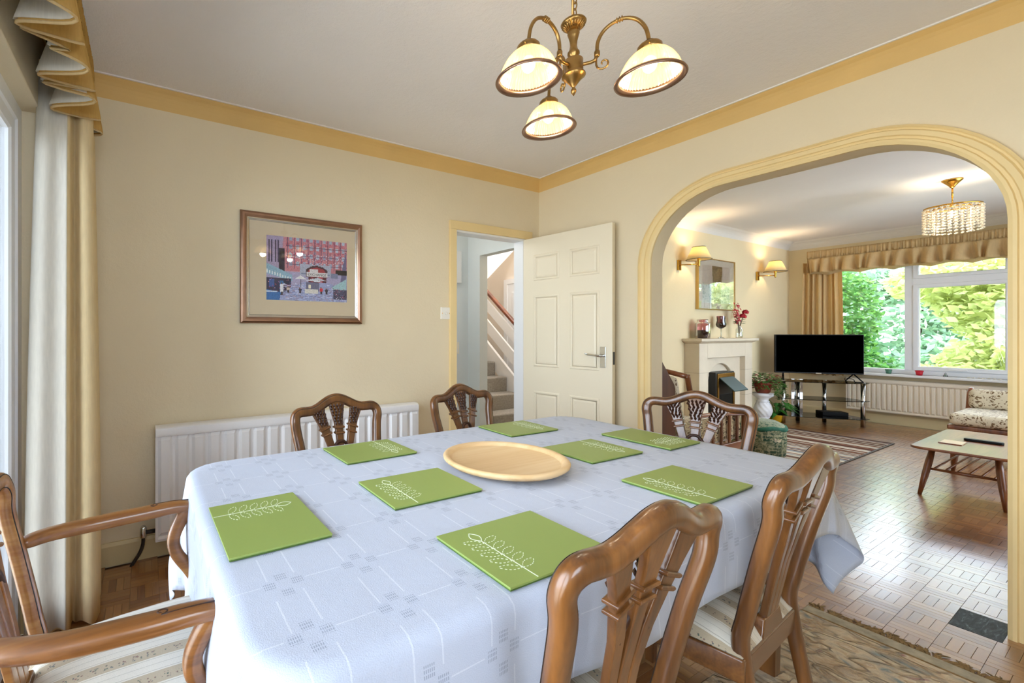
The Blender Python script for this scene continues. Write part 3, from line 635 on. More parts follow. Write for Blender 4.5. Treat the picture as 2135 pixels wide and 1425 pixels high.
# ------------------------------------------------------------------ dining chairs
def byz(z, s=0):                                  # how far back the back of the chair lies at height z
    t = max(0, (z - .45) / .45); return -.20 - .088 * t ** 1.25 - .012 * (1 - (s / .22) ** 2) * t
def zc(s):
    s = abs(s); return .852 + (.046 * (.5 + .5 * math.cos(PI * s / .135)) if s < .135 else 0)
def make_chair(arm=False):
    r = thing('dining_chair', 'dining chair', 'chair'); wv = 'arm_wood' if arm else 'chair_wood'
    wf, wb = (.25, .2) if not arm else (.245, .205)
    # seat rails and pad
    pl = lambda g, z: [(-wf + g, .215 - g, z), (wf - g, .215 - g, z), (wb - g, -.215 + g, z), (-wb + g, -.215 + g, z)]
    MB().rings([pl(0, .365), pl(0, .425)]).build('seat_rail', 'chair_wood_x', r, bevel=.006)
    pad = MB(); n = 14
    def pf(u, v):
        a, b = 2 * u - 1, 2 * v - 1; wd = (wb + (wf - wb) * v) - .004
        k = (1 - abs(a) ** 3.2) * (1 - abs(b) ** 3.2); return (a * wd, -.211 + .422 * v, .4265 + .05 * k ** .45)
    pad.grid(pf, n, n); pad.grid(lambda u, v: (pf(u, v)[0], pf(u, v)[1], .425), n, n)
    pad.build('seat', 'seat_stripe', r, True)
    for sg in (-1, 1):
        MB().frustum((sg * (wf - .03) - .014, .19 - .014, sg * (wf - .03) + .014, .19 + .014), 0, (sg * (wf - .025) - .022, .187 - .022, sg * (wf - .025) + .022, .187 + .022), .40).build('front_leg', 'chair_wood', r, bevel=.003)
    half = [(0, zc(0)), (.03, zc(.03)), (.06, zc(.06)), (.09, zc(.09)), (.12, zc(.12)), (.15, .852), (.172, .8525), (.19, .848), (.2025, .835), (.206, .81)]
    low = [(.200, byz(.765), .765), (.186, byz(.66), .66), (.1745, byz(.52), .52), (.171, byz(.45), .43), (.168, -.235, .22), (.162, -.285, 0)]
    rt = [(s_, byz(z_, s_), z_) for s_, z_ in half] + low
    path = spline([(-x_, y_, z_) for x_, y_, z_ in rt[::-1]] + rt[1:], 5); NP = len(path); cut = next(i_ for i_, p_ in enumerate(path) if p_.z > .79)
    sec_ = ell(.0215, .017, 14, 2.5); rings_ = []; lines = {-1: [], 1: []}
    for i_, p_ in enumerate(path):
        t_ = (path[min(i_ + 1, NP - 1)] - path[max(i_ - 1, 0)]).normalized(); sd = t_.cross(Vector((0, 1, 0))).normalized(); u_ = sd.cross(t_)
        k_ = .82 + .18 * min(1, p_.z / .4); rings_.append([p_ + sd * a_ * k_ + u_ * b_ * k_ for a_, b_ in sec_])
        for o_ in (-1, 1): lines[o_].append(p_ + sd * .015 * o_ + u_ * .0135)
    crs = MB().rings(rings_[cut:NP - cut], caps=False).build('crest_rail', wv, r, True)
    for a_, b_, pr_n in ((0, cut + 1, 'back_post'), (NP - cut - 1, NP, 'back_post')):
        po_ = MB().rings(rings_[a_:b_], caps=False).build(pr_n, wv, r, True)
        for o_ in (-1, 1): MB().tube([q_ for q_ in lines[o_][a_:b_] if q_.z > .47], .0013, 5, (0, 1, 0)).build('inlay_line', 'inlay_dark', po_)
    for o_ in (-1, 1): MB().tube(lines[o_][cut:NP - cut], .0013, 5, (0, 1, 0)).build('inlay_line', 'inlay_dark', crs)
    # three splat ribs: plain below, two collars, carved wheat fans above
    for k in (-1, 0, 1):
        if k == 0: sec = [(.455, 0, .015), (.60, 0, .015), (.70, 0, .016), (.745, 0, .0175), (.775, 0, .02), (.80, 0, .022), (.84, 0, .031), (.885, 0, .041)]
        else: sec = [(.455, .028, .014), (.60, .033, .014), (.68, .042, .015), (.745, .061, .017), (.775, .07, .019), (.80, .0775, .021), (.84, .092, .027), (.868, .103, .032)]
        def rect(z, c, w, d0=-.008, d1=.008, lean=0):
            y = byz(z, c); return [(k * c - w, y + d0, z - k * lean), (k * c + w, y + d0, z + k * lean), (k * c + w, y + d1, z + k * lean), (k * c - w, y + d1, z - k * lean)] if k else [(c - w, y + d0, z), (c + w, y + d0, z), (c + w, y + d1, z), (c - w, y + d1, z)]
        ln = lambda z: -.012 * max(0, (z - .6) / .28) if k else 0
        rb = MB().rings([rect(z, c, w, lean=ln(z)) for z, c, w in sec]).build('splat_rib', wv, r, bevel=.003)
        f = lambda z: next(((c0 + (c1 - c0) * (z - z0) / (z1 - z0), w0 + (w1 - w0) * (z - z0) / (z1 - z0)) for (z0, c0, w0), (z1, c1, w1) in zip(sec, sec[1:]) if z0 <= z <= z1))
        for z in (.748, .772):
            c, w = f(z); MB().rings([rect(z + dz, c, w + g, -.012 - g2, .012 + g2, ln(z)) for dz, g, g2 in ((-.005, .002, 0), (-.002, .005, .002), (.002, .005, .002), (.005, .002, 0))]).build('collar', wv, rb, bevel=.001)
        cv = MB(); top = .872 if k == 0 else .852
        for i in range(7):
            z = .782 + (top - .782) * i / 7; c, w = f(min(z, sec[-1][0])); ncol = 3 + i // 3
            for j in range(ncol):
                s = (-1 + (2 * j + 1 + (.5 if i % 2 else -.0)) / ncol) * w * .9
                if abs(s) > w: continue
                cc = k * c + s; y = byz(z, c) + .008; hw = w / ncol * .8; lz = .0155; sl = s * .25
                cv.add([(cc, y, z - .004), (cc + hw + sl, y, z + lz * .5), (cc + sl * 1.6, y, z + lz + .003), (cc - hw + sl, y, z + lz * .5), (cc + sl, y + .0065, z + lz * .62)], [(0, 1, 4), (1, 2, 4), (2, 3, 4), (3, 0, 4)])
        cv.build('wheat_carving', 'carved_dark', rb, recalc=False)
    yk = spline([(-.043, byz(.69) + .004, .675), (-.03, byz(.7) + .006, .692), (-.016, byz(.715) + .008, .709), (0, byz(.718) + .009, .713), (.016, byz(.715) + .008, .709), (.03, byz(.7) + .006, .692), (.043, byz(.69) + .004, .675)], 4)
    MB().sweep(yk, ell(.007, .009, 8, 3), (0, 1, 0)).build('yoke', 'carved_dark', r, True)
    MB().frustum((-.075, byz(.43) - .013, .075, byz(.43) + .016), .42, (-.055, byz(.46) - .01, .055, byz(.46) + .012), .468).build('shoe', 'chair_wood_x', r, bevel=.004)
    if arm:
        for sg in (-1, 1):
            ap = spline([(sg * .2, -.238, .688), (sg * .232, -.19, .688), (sg * .258, -.10, .684), (sg * .271, .02, .684), (sg * .275, .10, .685), (sg * .275, .15, .68)], 6)
            a = MB().sweep(ap, ell(.02, .0155, 14, 2.6), (0, 0, 1), [.75, .85, .95] + [1.0 + .18 * math.sin(PI * i / (len(ap) - 4)) for i in range(len(ap) - 3)]).build('armrest', 'arm_wood', r, True)
            sc = [(sg * (.271 + .009 * math.cos(t) * (1 - t / 9)), .045 + .012 * math.sin(t) * (1 - t / 9), .7005) for t in [i * .5 for i in range(14)]]
            MB().tube([(sg * .279, .145, .697), (sg * .281, .10, .7005), (sg * .280, .065, .7005)] + sc, .0028, 6).build('scroll', 'carved_dark', a, True)
            sp = spline([(sg * .274, .142, .682), (sg * .268, .118, .648), (sg * .264, .098, .60), (sg * .262, .105, .555), (sg * .257, .14, .50), (sg * .252, .165, .45), (sg * .25, .17, .37)], 6)
            MB().sweep(sp, ell(.0185, .0165, 12, 2.6), (sg, 0, 0), [1.05 - .1 * math.sin(PI * i / len(sp)) for i in range(len(sp))]).build('arm_support', 'arm_wood', r, True)
    return r
ch0 = make_chair()
G = 'matching carved dining chairs around the table'
for i, (x, y, a, lb) in enumerate([(-2.255, -1.945, 1, 'carved wooden dining chair with its back to the camera, largest in view'),
                                   (-1.575, -1.925, 4, 'carved wooden dining chair beside the pale rug fringe, back to the camera'),
                                   (-2.19, -1.085, 184, 'carved wooden dining chair in front of the dining room radiator'),
                                   (-1.44, -1.05, 186, 'carved wooden dining chair in front of the open doorway'),
                                   (-.938, -1.605, 105, 'carved wooden dining chair at the table end before the archway')]):
    o = ch0 if i == 0 else copy_tree(ch0); o.location = (x, y, 0.012 if i < 2 else 0); o.rotation_euler = (0, 0, math.radians(a)); o['label'] = lb; o['group'] = G
ac = make_chair(True); ac.name = 'carver_armchair'; ac.location = (-2.998, -1.497, 0); ac.rotation_euler = (0, 0, math.radians(-89.5))
ac['label'] = 'wooden carver armchair with scrolled arms and striped seat by the patio curtain'; ac['category'] = 'armchair'

# ------------------------------------------------------------------ rug under the near chairs, with a knotted fringe
rg = thing('dining_rug', 'pale fringed rug with faded floral relief under the near chairs', 'rug', (-1.6, -2.4, 0))
MB().box(-2.62, -3.3, .0005, -.50, -1.86, .012).build('pile', 'pale_rug', rg, bevel=.004)
MB().box(-.50, -3.3, .0005, -.44, -1.86, .0115).build('border_band', 'rug_edge', rg, bevel=.004)
MB().box(-.515, -3.3, .002, -.503, -1.86, .0128).build('border_line', 'fringe', rg, bevel=.002)
fm = MB(); y = -3.28
while y < -1.87:
    if RN.random() < .93:
        a = RN.uniform(-.03, .03); L = RN.uniform(.045, .075); b = RN.uniform(-.012, .012)
        for q in (-1, 1):
            fm.tube(spline([(-.443, y, .007), (-.443 + L * .35, y + a * .3 + q * .003, .008), (-.443 + L * .7, y + a + q * .006 + b, .006), (-.443 + L, y + a * 1.3 + q * .010, .003)], 2), [.0045, .0045, .004, .004, .0034, .0026, .0015], 5)
    y += .0125
fm.build('fringe', 'fringe', rg)['kind'] = 'stuff'

# ------------------------------------------------------------------ radiator, valve, picture, switch on the back wall
def radiator(name, label, x0, x1, z0, z1, m, along='x', wall=0, sg=-1, pitch=.0405, depth=.06, gap=.045):
    t = thing(name, label, 'radiator', ((x0 + x1) / 2, wall, z0) if along == 'x' else (wall, (x0 + x1) / 2, z0))
    def mk(pl):   # pl in (along, out, z)
        return [(a, wall + sg * o, z) if along == 'x' else (wall + sg * o, a, z) for a, o, z in pl]
    f0, f1 = gap + depth - .014, gap + depth; prof = []; a = x0 + .012
    while a < x1 - .012 - pitch * .5:
        prof += [(a, f0), (a + pitch * .18, f1), (a + pitch * .66, f1), (a + pitch * .84, f0)]; a += pitch
    prof.append((x1 - .012, f0))
    pts = prof + [(x1 - .012, gap), (x0 + .012, gap)]
    mb = MB(); zs = (z0 + .02, z0 + .045, z1 - .075, z1 - .05)
    fl = [[(q, min(o, f0) if k in (0, 3) else o, z) for q, o in pts] for k, z in enumerate(zs)]
    mb.rings([mk(r) for r in fl]); mb.build('panel', m, t)
    c = [(gap - .012, z1 - .055), (f1 + .004, z1 - .055), (f1 + .008, z1 - .04), (f1 + .004, z1 - .012), (f1 - .012, z1 - .001), (gap, z1), (gap - .012, z1 - .006)]
    mb = MB(); mb.rings([mk([(a, o, z) for o, z in c]) for a in (x0, x0 + .004, x1 - .004, x1)]); mb.build('top_grille', m, t, bevel=.002)
    mb = MB(); mb.rings([mk([(a, o, z) for o, z in ((gap, z0), (f1 - .002, z0), (f1, z0 + .012), (f1 - .004, z0 + .024), (gap, z0 + .024))]) for a in (x0 + .004, x1 - .004)]); mb.build('bottom_rail', m, t)
    for a in (x0, x1 - .012):
        mb = MB(); mb.rings([mk([(q, o, z) for o, z in ((gap - .005, z0 + .002), (f1, z0 + .002), (f1, z1 - .05), (gap - .005, z1 - .05))]) for q in (a, a + .012)]); mb.build('end_panel', m, t)
    for a in (x0 + .25, x1 - .25):
        mb = MB(); mb.rings([mk([(q, o, z) for o, z in ((0, z0 + .1), (gap, z0 + .1), (gap, z1 - .1), (0, z1 - .1))]) for q in (a, a + .03)]); mb.build('bracket', m, t)
    return t
rd = radiator('dining_radiator', 'long white panel radiator on the back wall beneath the street picture', -2.93, -1.305, .108, .708, 'radiator_white', pitch=.0815, depth=.055)
vv = MB().tube([(-2.93, -.07, .16), (-2.985, -.07, .16)], .011, 10).build('valve', 'copper_pipe', rd, True)
MB().lathe([(.013, -.03), (.016, -.024), (.016, .02), (.011, .03)], 12, (-2.985, -.07, .165)).build('valve_cap', 'chrome', vv, True)
MB().tube(spline([(-2.985, -.07, .14), (-2.987, -.068, .10), (-3.0, -.066, .06), (-3.025, -.064, .02), (-3.04, -.064, -.005)], 4), .009, 8).build('pipe', 'copper_pipe', vv, True)

def framed(name, label, x0, x1, z0, z1, wall, prof, fm_, lip=None, sg=-1):
    t = thing(name, label, 'picture', ((x0 + x1) / 2, wall, z0)); m = MB()
    m.rings([[(x0 + o, wall + sg * h, z0 + o), (x1 - o, wall + sg * h, z0 + o), (x1 - o, wall + sg * h, z1 - o), (x0 + o, wall + sg * h, z1 - o)] for o, h in prof], True, False)
    fr_ = m.build('frame', fm_, t)
    if lip:
        m = MB(); m.rings([[(x0 + o, wall + sg * h, z0 + o), (x1 - o, wall + sg * h, z0 + o), (x1 - o, wall + sg * h, z1 - o), (x0 + o, wall + sg * h, z1 - o)] for o, h in lip], True, False); m.build('inner_lip', 'silver_lip', t)
    return t
pf_ = [(0, 0), (0, .016), (.004, .022), (.012, .026), (.022, .026), (.03, .023), (.035, .021)]
pc = framed('street_picture', 'framed street market print in a bronze frame on the back wall', -2.49, -1.70, 1.253, 1.917, 0, pf_, 'bronze_frame', [(.034, .021), (.037, .0235), (.042, .022), (.047, .019), (.053, .0165)])
px0, px1, pz0, pz1 = -2.338, -1.812, 1.395, 1.785
MB().box(-2.45, -.0145, 1.293, -1.74, -.012, 1.877).build('mount', 'mount_card', pc)
# the print: a small painted raster of the street
def paint():
    Wd, Hh = 132, 98; cv = [[None] * Wd for _ in range(Hh)]; r = random.Random(5)
    def put(x, y, c):
        if 0 <= x < Wd and 0 <= y < Hh: cv[y][x] = c
    def rect(x0, y0, x1, y1, c):
        for y in range(int(y0), int(y1)):
            for x in range(int(x0), int(x1)): put(x, y, c)
    def poly(p, c):
        ys = [q[1] for q in p]
        for y in range(int(min(ys)), int(max(ys)) + 1):
            xs = []
            for (xa, ya_), (xb, yb_) in zip(p, p[1:] + p[:1]):
                if (ya_ <= y + .5) != (yb_ <= y + .5): xs.append(xa + (y + .5 - ya_) * (xb - xa) / (yb_ - ya_))
            xs.sort()
            for a, b in zip(xs[::2], xs[1::2]): rect(math.ceil(a - .5), y, math.ceil(b - .5), y + 1, c)
    for y in range(Hh):
        for x in range(Wd): cv[y][x] = 'c98f9c' if y > 44 else 'a9a3c4'
    rect(30, 46, 132, 98, 'c47f8c')
    for i in range(260): x, y = r.randrange(30, 130), r.randrange(58, 96); rect(x, y, x + r.randrange(2, 6), y + r.randrange(2, 5), r.choice(['b8707e', 'd09aa4', 'c48894', 'a88aa4', 'b4627a']))
    for x in range(32, 130, 11):
        for y in range(50, 98, 13): rect(x, y, x + 1, y + 13, '5a4a6a'); rect(x + 3, y + 4, x + 8, y + 11, r.choice(['a9b4c8', 'bcc4d6', '9aa0bc']))
    for y in (56, 70, 84): rect(30, y, 132, y + 1, '6a5270')
    poly([(0, 98), (0, 50), (22, 40), (26, 98)], 'a89ab8'); 
    for x in (3, 7, 13, 17): rect(x, 58, x + 2, 92, '3c3654')
    rect(19, 38, 28, 80, '2c2a3c'); poly([(120, 30), (131, 30), (131, 84), (126, 66)], '6f6c92'); rect(112, 44, 132, 52, '1a1a26'); rect(104, 38, 116, 46, '7d84a4')
    rect(52, 40, 104, 58, 'aab0c4'); rect(54, 42, 102, 44, '7c86a6'); poly([(62, 38), (62, 50), (70, 55), (80, 57), (90, 55), (98, 50), (98, 38)], '4a2c3c'); poly([(65, 46), (68, 51), (80, 54), (92, 51), (95, 46)], 'a83c48'); rect(68, 46, 82, 51, 'd8d4d8'); rect(63, 39, 98, 46, 'dcdade'); rect(66, 30, 96, 39, '5a2438'); rect(70, 30, 74, 39, '8a3848'); rect(82, 30, 90, 39, 'b04858')
    poly([(0, 56), (0, 40), (40, 30), (40, 40)], '8fb4c8')
    for x in range(0, 40, 4): rect(x, 41 - x * .25, x + 2, 47 - x * .3, 'dfe8ee')
    rect(0, 8, 38, 34, '26284a'); rect(4, 20, 12, 32, '3a5a9a'); rect(20, 12, 26, 30, '2f6aa4')
    for i in range(40): put(r.randrange(0, 38), r.randrange(10, 34), r.choice(['c84a6a', '7a5a9a', '4a7ab4', 'e0a0a8']))
    poly([(0, 0), (132, 0), (132, 20), (100, 30), (60, 30), (36, 20), (20, 6)], '9aa4cc')
    for i in range(420): x, y = r.randrange(20, 132), r.randrange(0, 27); rect(x, y, x + r.randrange(2, 6), y + 1, r.choice(['b8c2e0', '7c84b4', 'c8cce4', '8a86ac', 'a89ab8']))
    poly([(0, 0), (20, 0), (22, 12), (0, 16)], '2a6cb0'); rect(0, 12, 16, 14, 'c8dcf0')
    poly([(44, 34), (53, 40), (64, 34)], 'e6e6ea'); rect(53, 22, 54, 34, '3a3448'); poly([(60, 32), (74, 36), (90, 31)], 'd8dce6'); poly([(70, 34), (82, 38), (96, 33)], 'c6ccd8'); rect(62, 16, 84, 30, '6a6c8a'); rect(60, 12, 82, 19, 'd6d4d0'); rect(66, 20, 70, 26, 'efe6d0')
    poly([(106, 24), (131, 38), (131, 20), (108, 20)], '9fc4cc'); rect(108, 4, 132, 20, '4a4a6a')
    for i in range(70): put(r.randrange(104, 132), r.randrange(2, 22), r.choice(['e6e6f0', '1c1c2c', '8a9ac4', 'c03a50']))
    for x, c, h in ((23, 'e2e4ee', 15), (52, '3a3450', 9), (87, 'd0384c', 11), (96, '2c2a44', 9), (33, 'c8b8b0', 10)): rect(x - 2, 12 if x == 23 else 16, x + 3, 10 + h, c); rect(x - 1, 8 if x == 23 else 12, x + 2, 13 if x == 23 else 16, '2a2438'); rect(x - 1, 10 + h, x + 1, 12 + h, '6a4a40')
    for k in range(3):
        for x in range(30, 128, 3): y = 76 - 6 * k - 5 * math.sin((x - 30) / 98 * PI) + (x - 30) * .02; put(x, int(y), r.choice(['e8ecf4', 'c02c40', '4a5a8a', 'd8a0a8'])); put(x, int(y) - 1, r.choice(['e8ecf4', 'a83048', '9aa0bc']))
    return Wd, Hh, cv
def raster(name, parent, cv, Wd, Hh, x0, x1, z0, z1, y, mat, jit=.1, gain=1.0):
    m = MB(); m.fc = []; r = random.Random(3)
    m.v = [Vector((x0 + (x1 - x0) * i / Wd, y, z0 + (z1 - z0) * j / Hh)) for j in range(Hh + 1) for i in range(Wd + 1)]
    for j in range(Hh):
        for i in range(Wd):
            a = j * (Wd + 1) + i; m.f.append((a, a + 1, a + Wd + 2, a + Wd + 1)); k = gain * (1 + r.uniform(-jit, jit)); c = hx(cv[j][i]); m.fc.append((c[0] * k, c[1] * k, c[2] * k, 1))
    return m.build(name, mat, parent)
wd_, hh_, cv_ = paint(); pr_ = raster('print', pc, cv_, wd_, hh_, px0, px1, pz0, pz1, -.0150, 'print_colours', .16, 1.25)
fc_ = bpy.data.curves.new('sign', 'FONT'); fc_.body = 'EXCHANGE'; fc_.size = .0235; fc_.align_x = 'CENTER'; fc_.extrude = .0003
to = bpy.data.objects.new('sign_lettering', fc_); COL.objects.link(to); dg = bpy.context.evaluated_depsgraph_get(); tm = bpy.data.meshes.new_from_object(to.evaluated_get(dg)); bpy.data.objects.remove(to)
tm.materials.clear(); tm.materials.append(MATS['inlay_dark']); to = bpy.data.objects.new('sign_lettering', tm); COL.objects.link(to); to.parent = pr_; to.location = Vector((-2.017, -.0154, 1.5555)) - ORG[pc.name]; to.rotation_euler = (PI / 2, 0, 0)
MB().box(-2.45, -.0182, 1.293, -1.74, -.0174, 1.877).build('glazing', 'picture_glass', pc)
sw = thing('light_switch', 'white dimmer switch beside the doorway on the back wall', 'switch', (-.998, 0, 1.34))
MB().box(-1.045, -.01, 1.297, -.955, 0, 1.385).build('plate', 'plastic_white', sw, bevel=.003)
MB().lathe([(.011, 0), (.011, .008), (.008, .01)], 16).xf(Matrix.Translation((-1.0, -.01, 1.341)) @ Matrix.Rotation(PI / 2, 4, 'X')).build('dial', 'plastic_white', sw, True)
for x in (-1.032, -.968): MB().lathe([(.003, 0), (.003, .001)], 10).xf(Matrix.Translation((x, -.01, 1.341)) @ Matrix.Rotation(PI / 2, 4, 'X')).build('screw', 'brass', sw)

# ------------------------------------------------------------------ patio curtain and its gathered pelmet
def hang(mb, plan, z0, z1, taper=.75, nz=14, cx=None):   # curtain: plan polyline hung from z1 to z0, drawn in at the top
    P = spline([(x, y, 0) for x, y in plan], 5); c = cx or (sum(p.x for p in P) / len(P), sum(p.y for p in P) / len(P))
    rows_ = []
    for j in range(nz + 1):
        t = j / nz; k = 1 - (1 - taper) * t ** 1.6
        rows_.append([(c[0] + (p.x - c[0]) * k, c[1] + (p.y - c[1]) * k, z0 + (z1 - z0) * t + .010 * math.sin(i * .7) * (1 - t)) for i, p in enumerate(P)])
    return mb.rings(rows_, False, False)
ct = thing('patio_curtain', 'long cream gold curtain drawn back beside the patio door', 'curtain', (-3.23, -.40, 0))
hang(MB(), [(-3.385, -.505), (-3.34, -.53), (-3.29, -.52), (-3.246, -.53), (-3.238, -.49), (-3.225, -.47), (-3.19, -.515), (-3.155, -.51), (-3.143, -.47), (-3.16, -.43), (-3.22, -.41), (-3.25, -.38), (-3.20, -.35), (-3.155, -.34), (-3.16, -.30), (-3.23, -.27), (-3.25, -.22), (-3.19, -.19)], .02, 2.28, .72, cx=(-3.25, -.40)).build('drape', 'curtain_gold', ct, True, solid=.004)
hang(MB(), [(-3.385, -.512), (-3.34, -.538), (-3.29, -.528), (-3.25, -.538)], .03, 2.26, .72, cx=(-3.25, -.40)).build('lit_panel', 'lining_white', ct, True, solid=.003)  # white sheet over the leading fold: window light put into its colour
rail = MB().box(-3.30, -3.05, 2.285, -3.27, -.13, 2.31).build('track', 'black', ct)
pl_ = thing('patio_pelmet', 'gathered gold pelmet with white lined frill above the patio door', 'pelmet', (-3.25, -1.6, 2.1))
yE = -.27
def pel(y0, y1, xf, z0, z1, amp, per, nz, flare=0, seed=0, scal=0):
    n = int((y1 - y0) / .008); rr = random.Random(seed); ph = [rr.uniform(-.6, .6) for _ in range(400)]; rows_ = []
    for j in range(nz + 1):
        t = j / nz; row = []
        for i in range(n + 1):
            y_ = y0 + (y1 - y0) * i / n; w_ = 2 * PI * y_ / per; k = ph[int(abs(y_) / per) % 400]
            a = amp * (1 - t) ** .8 + .002; o = a * math.sin(w_ + k + .6 * math.sin(w_ * .37)); row.append((xf + flare * (1 - t) + o, y_ + a * .5 * math.cos(w_ * .5 + k), z0 + (z1 - z0) * t + (scal * (1 - t) * math.sin(w_ * .5))))
        rows_.append(row)
    return rows_
MB().rings(pel(-3.1, yE, -3.185, 2.33, 2.425, .006, .022, 3), False, False).build('heading', 'pelmet_gold', pl_, True, solid=.003)
MB().rings(pel(-3.1, yE, -3.195, 2.075, 2.335, .075, .135, 12, -.02, 3, .014), False, False).build('frill', 'pelmet_gold', pl_, True, solid=.003)
MB().rings(pel(-3.1, yE, -3.203, 2.082, 2.335, .075, .135, 12, -.02, 3, .014), False, False).build('frill_lining', 'lining_white', pl_, True, solid=.002)
rr_ = pel(-3.1, yE, -3.1965, 2.0735, 2.335, .075, .135, 12, -.02, 3, .014)[0]
MB().tube([(a, b, c) for a, b, c in rr_], .0045, 5).build('hem_piping', 'lining_cream', pl_, True)
MB().box(-3.345, -3.1, 2.405, -3.19, yE, 2.42).build('pelmet_board', 'skirting_cream', pl_)
MB().rings([[(-3.345 + .16 * i / 12, yE + .012 * math.sin(i * 1.6) * (1 - j / 6), 2.10 + .325 * j / 6) for i in range(13)] for j in range(7)], False, False).build('return_end', 'pelmet_gold', pl_, True, solid=.003)

# ------------------------------------------------------------------ three-arm pendant
AX, AY = -1.753, -1.693
pn = thing('ceiling_pendant', 'antique brass three-arm pendant light with ribbed glass shades', 'light', (AX, AY, 1.97))
cA = (AX, AY, 0)
MB().lathe([(.001, 2.458), (.05, 2.462), (.058, 2.49), (.058, HD - .001), (.001, HD)], 28, cA, False).build('ceiling_rose', 'antique_brass', pn, True)
MB().tube([(AX - .004, AY, 2.21), (AX - .004, AY, 2.46)], .004, 8).build('cable', 'antique_brass', pn, True)
z = 2.222; k = 0
while z < 2.455:
    ring = [(AX + .007 + (.007 * math.cos(t) if k % 2 else 0), AY + (0 if k % 2 else .007 * math.cos(t)), z + .013 * math.sin(t)) for t in [2 * PI * i / 12 for i in range(12)]]
    MB().tube(ring, .0019, 6, (1, 0, 0) if k % 2 == 0 else (0, 1, 0), True).build('chain_link', 'antique_brass', pn, True); z += .0205; k += 1
MB().lathe([(.006, 2.22), (.02, 2.216), (.036, 2.209), (.039, 2.204), (.036, 2.199), (.022, 2.187), (.015, 2.181)], 32, cA).build('fluted_cup', 'antique_brass', pn, True)
fl_ = MB()
for i in range(22): a = 2 * PI * i / 22; fl_.tube([(AX + r * math.cos(a), AY + r * math.sin(a), zz) for r, zz in ((.034, 2.1985), (.027, 2.191), (.020, 2.184))], [.0035, .003, .002], 6)
fl_.build('fluting', 'antique_brass', pn, True)
MB().lathe([(.014, 2.184), (.0175, 2.176), (.0185, 2.17), (.0155, 2.16), (.0115, 2.145), (.0105, 2.13), (.013, 2.117), (.018, 2.11), (.0185, 2.103), (.013, 2.094), (.011, 2.088), (.027, 2.085), (.029, 2.082), (.029, 2.045), (.031, 2.04), (.036, 2.036), (.036, 2.031), (.026, 2.023), (.014, 2.008), (.006, 1.998), (.0045, 1.994), (.0085, 1.987), (.0085, 1.981), (.001, 1.968)], 32, cA).build('column', 'antique_brass', pn, True)
F0 = math.atan2(.878, .478)
for q in range(3):
    an = F0 + q * 2 * PI / 3; dx, dy = math.cos(an), math.sin(an); at = lambda r, z_: (AX + dx * r, AY + dy * r, z_)
    ap = spline([at(.026, 2.063), at(.052, 2.062), at(.064, 2.068), at(.068, 2.09), at(.071, 2.12), at(.085, 2.147), at(.112, 2.165), at(.145, 2.169), at(.178, 2.153), at(.201, 2.118), at(.2106, 2.07)], 5)
    arm_ = MB().tube(ap, .0055, 10, (dx * .01, dy * .01, 1)).build('arm', 'antique_brass', pn, True)
    for zz, rr in ((.070, 2.10),): MB().lathe([(.006, -.012), (.0085, -.008), (.0085, .004), (.006, .010)], 12, at(.0685, 2.085)).build('arm_socket', 'antique_brass', arm_, True)
    b = ap[33]; tdir = (ap[34] - ap[32]).normalized()
    for o in (-.007, 0, .007):
        rg_ = MB().lathe([(.005, -.0022), (.0085, -.0015), (.0085, .0015), (.005, .0022)], 14).xf(Matrix.Translation(b + tdir * o) @ tdir.to_track_quat('Z', 'Y').to_matrix().to_4x4()); rg_.build('ring_knuckle', 'antique_brass', arm_, True)
    sp = [at(.066, 2.066)] + [at(.087 + (.0205 - .0012 * i) * math.cos(PI + i * .5), 2.048 + (.0205 - .0012 * i) * math.sin(PI + i * .5)) for i in range(0, 15)]
    MB().tube(sp, [.003] * 12 + [.0026, .0022, .0018, .0014], 8, (-dy, dx, 0)).build('scroll', 'antique_brass', arm_, True)
    c = at(.2106, 0)
    gal = MB().lathe([(.006, 2.080), (.012, 2.078), (.016, 2.071), (.027, 2.067), (.033, 2.06), (.034, 2.046), (.031, 2.043), (.028, 2.048), (.012, 2.058)], 28, c).build('gallery', 'antique_brass', pn, True)
    for i in range(3): u = an + .5 + i * 2.094; MB().tube([(c[0] + .033 * math.cos(u), c[1] + .033 * math.sin(u), 2.05), (c[0] + .043 * math.cos(u), c[1] + .043 * math.sin(u), 2.05)], [.002, .0028], 6).build('thumb_screw', 'antique_brass', gal, True)
    prf = [(.0275, 2.050), (.032, 2.046), (.048, 2.034), (.062, 2.018), (.073, 1.998), (.080, 1.979), (.0835, 1.970)]; nr = 112
    MB().rings([[(c[0] + (r + (.0014 if i % 2 else -.0014)) * math.cos(2 * PI * i / nr), c[1] + (r + (.0014 if i % 2 else -.0014)) * math.sin(2 * PI * i / nr), zz) for i in range(nr)] for r, zz in prf], True, False).build('shade', 'shade_glass', pn, False, solid=.002)
    MB().rings([[(c[0] + r * math.cos(2 * PI * i / 56), c[1] + r * math.sin(2 * PI * i / 56), zz) for i in range(56)] for r, zz in ((.081, 1.974), (.086, 1.972), (.0935, 1.965), (.096, 1.960), (.0945, 1.957), (.088, 1.959), (.081, 1.964))], True, False, True).build('shade_rim', 'bronze_frame', pn, True)
    bl = MB().ball((c[0], c[1], 2.006), .02, 14, 8, (1, 1, 1.25)).build('bulb', 'bulb_glow', pn, True)
    MB().lathe([(.011, 2.028), (.0115, 2.055)], 12, c).build('bulb_cap', 'antique_brass', bl, True)
    lt = bpy.data.lights.new('pendant_lamp', 'POINT'); lt.energy = 1.7; lt.color = (1, .87, .68); lt.shadow_soft_size = .03
    lo = bpy.data.objects.new('pendant_lamp', lt); lo.location = (c[0], c[1], 1.968); COL.objects.link(lo)

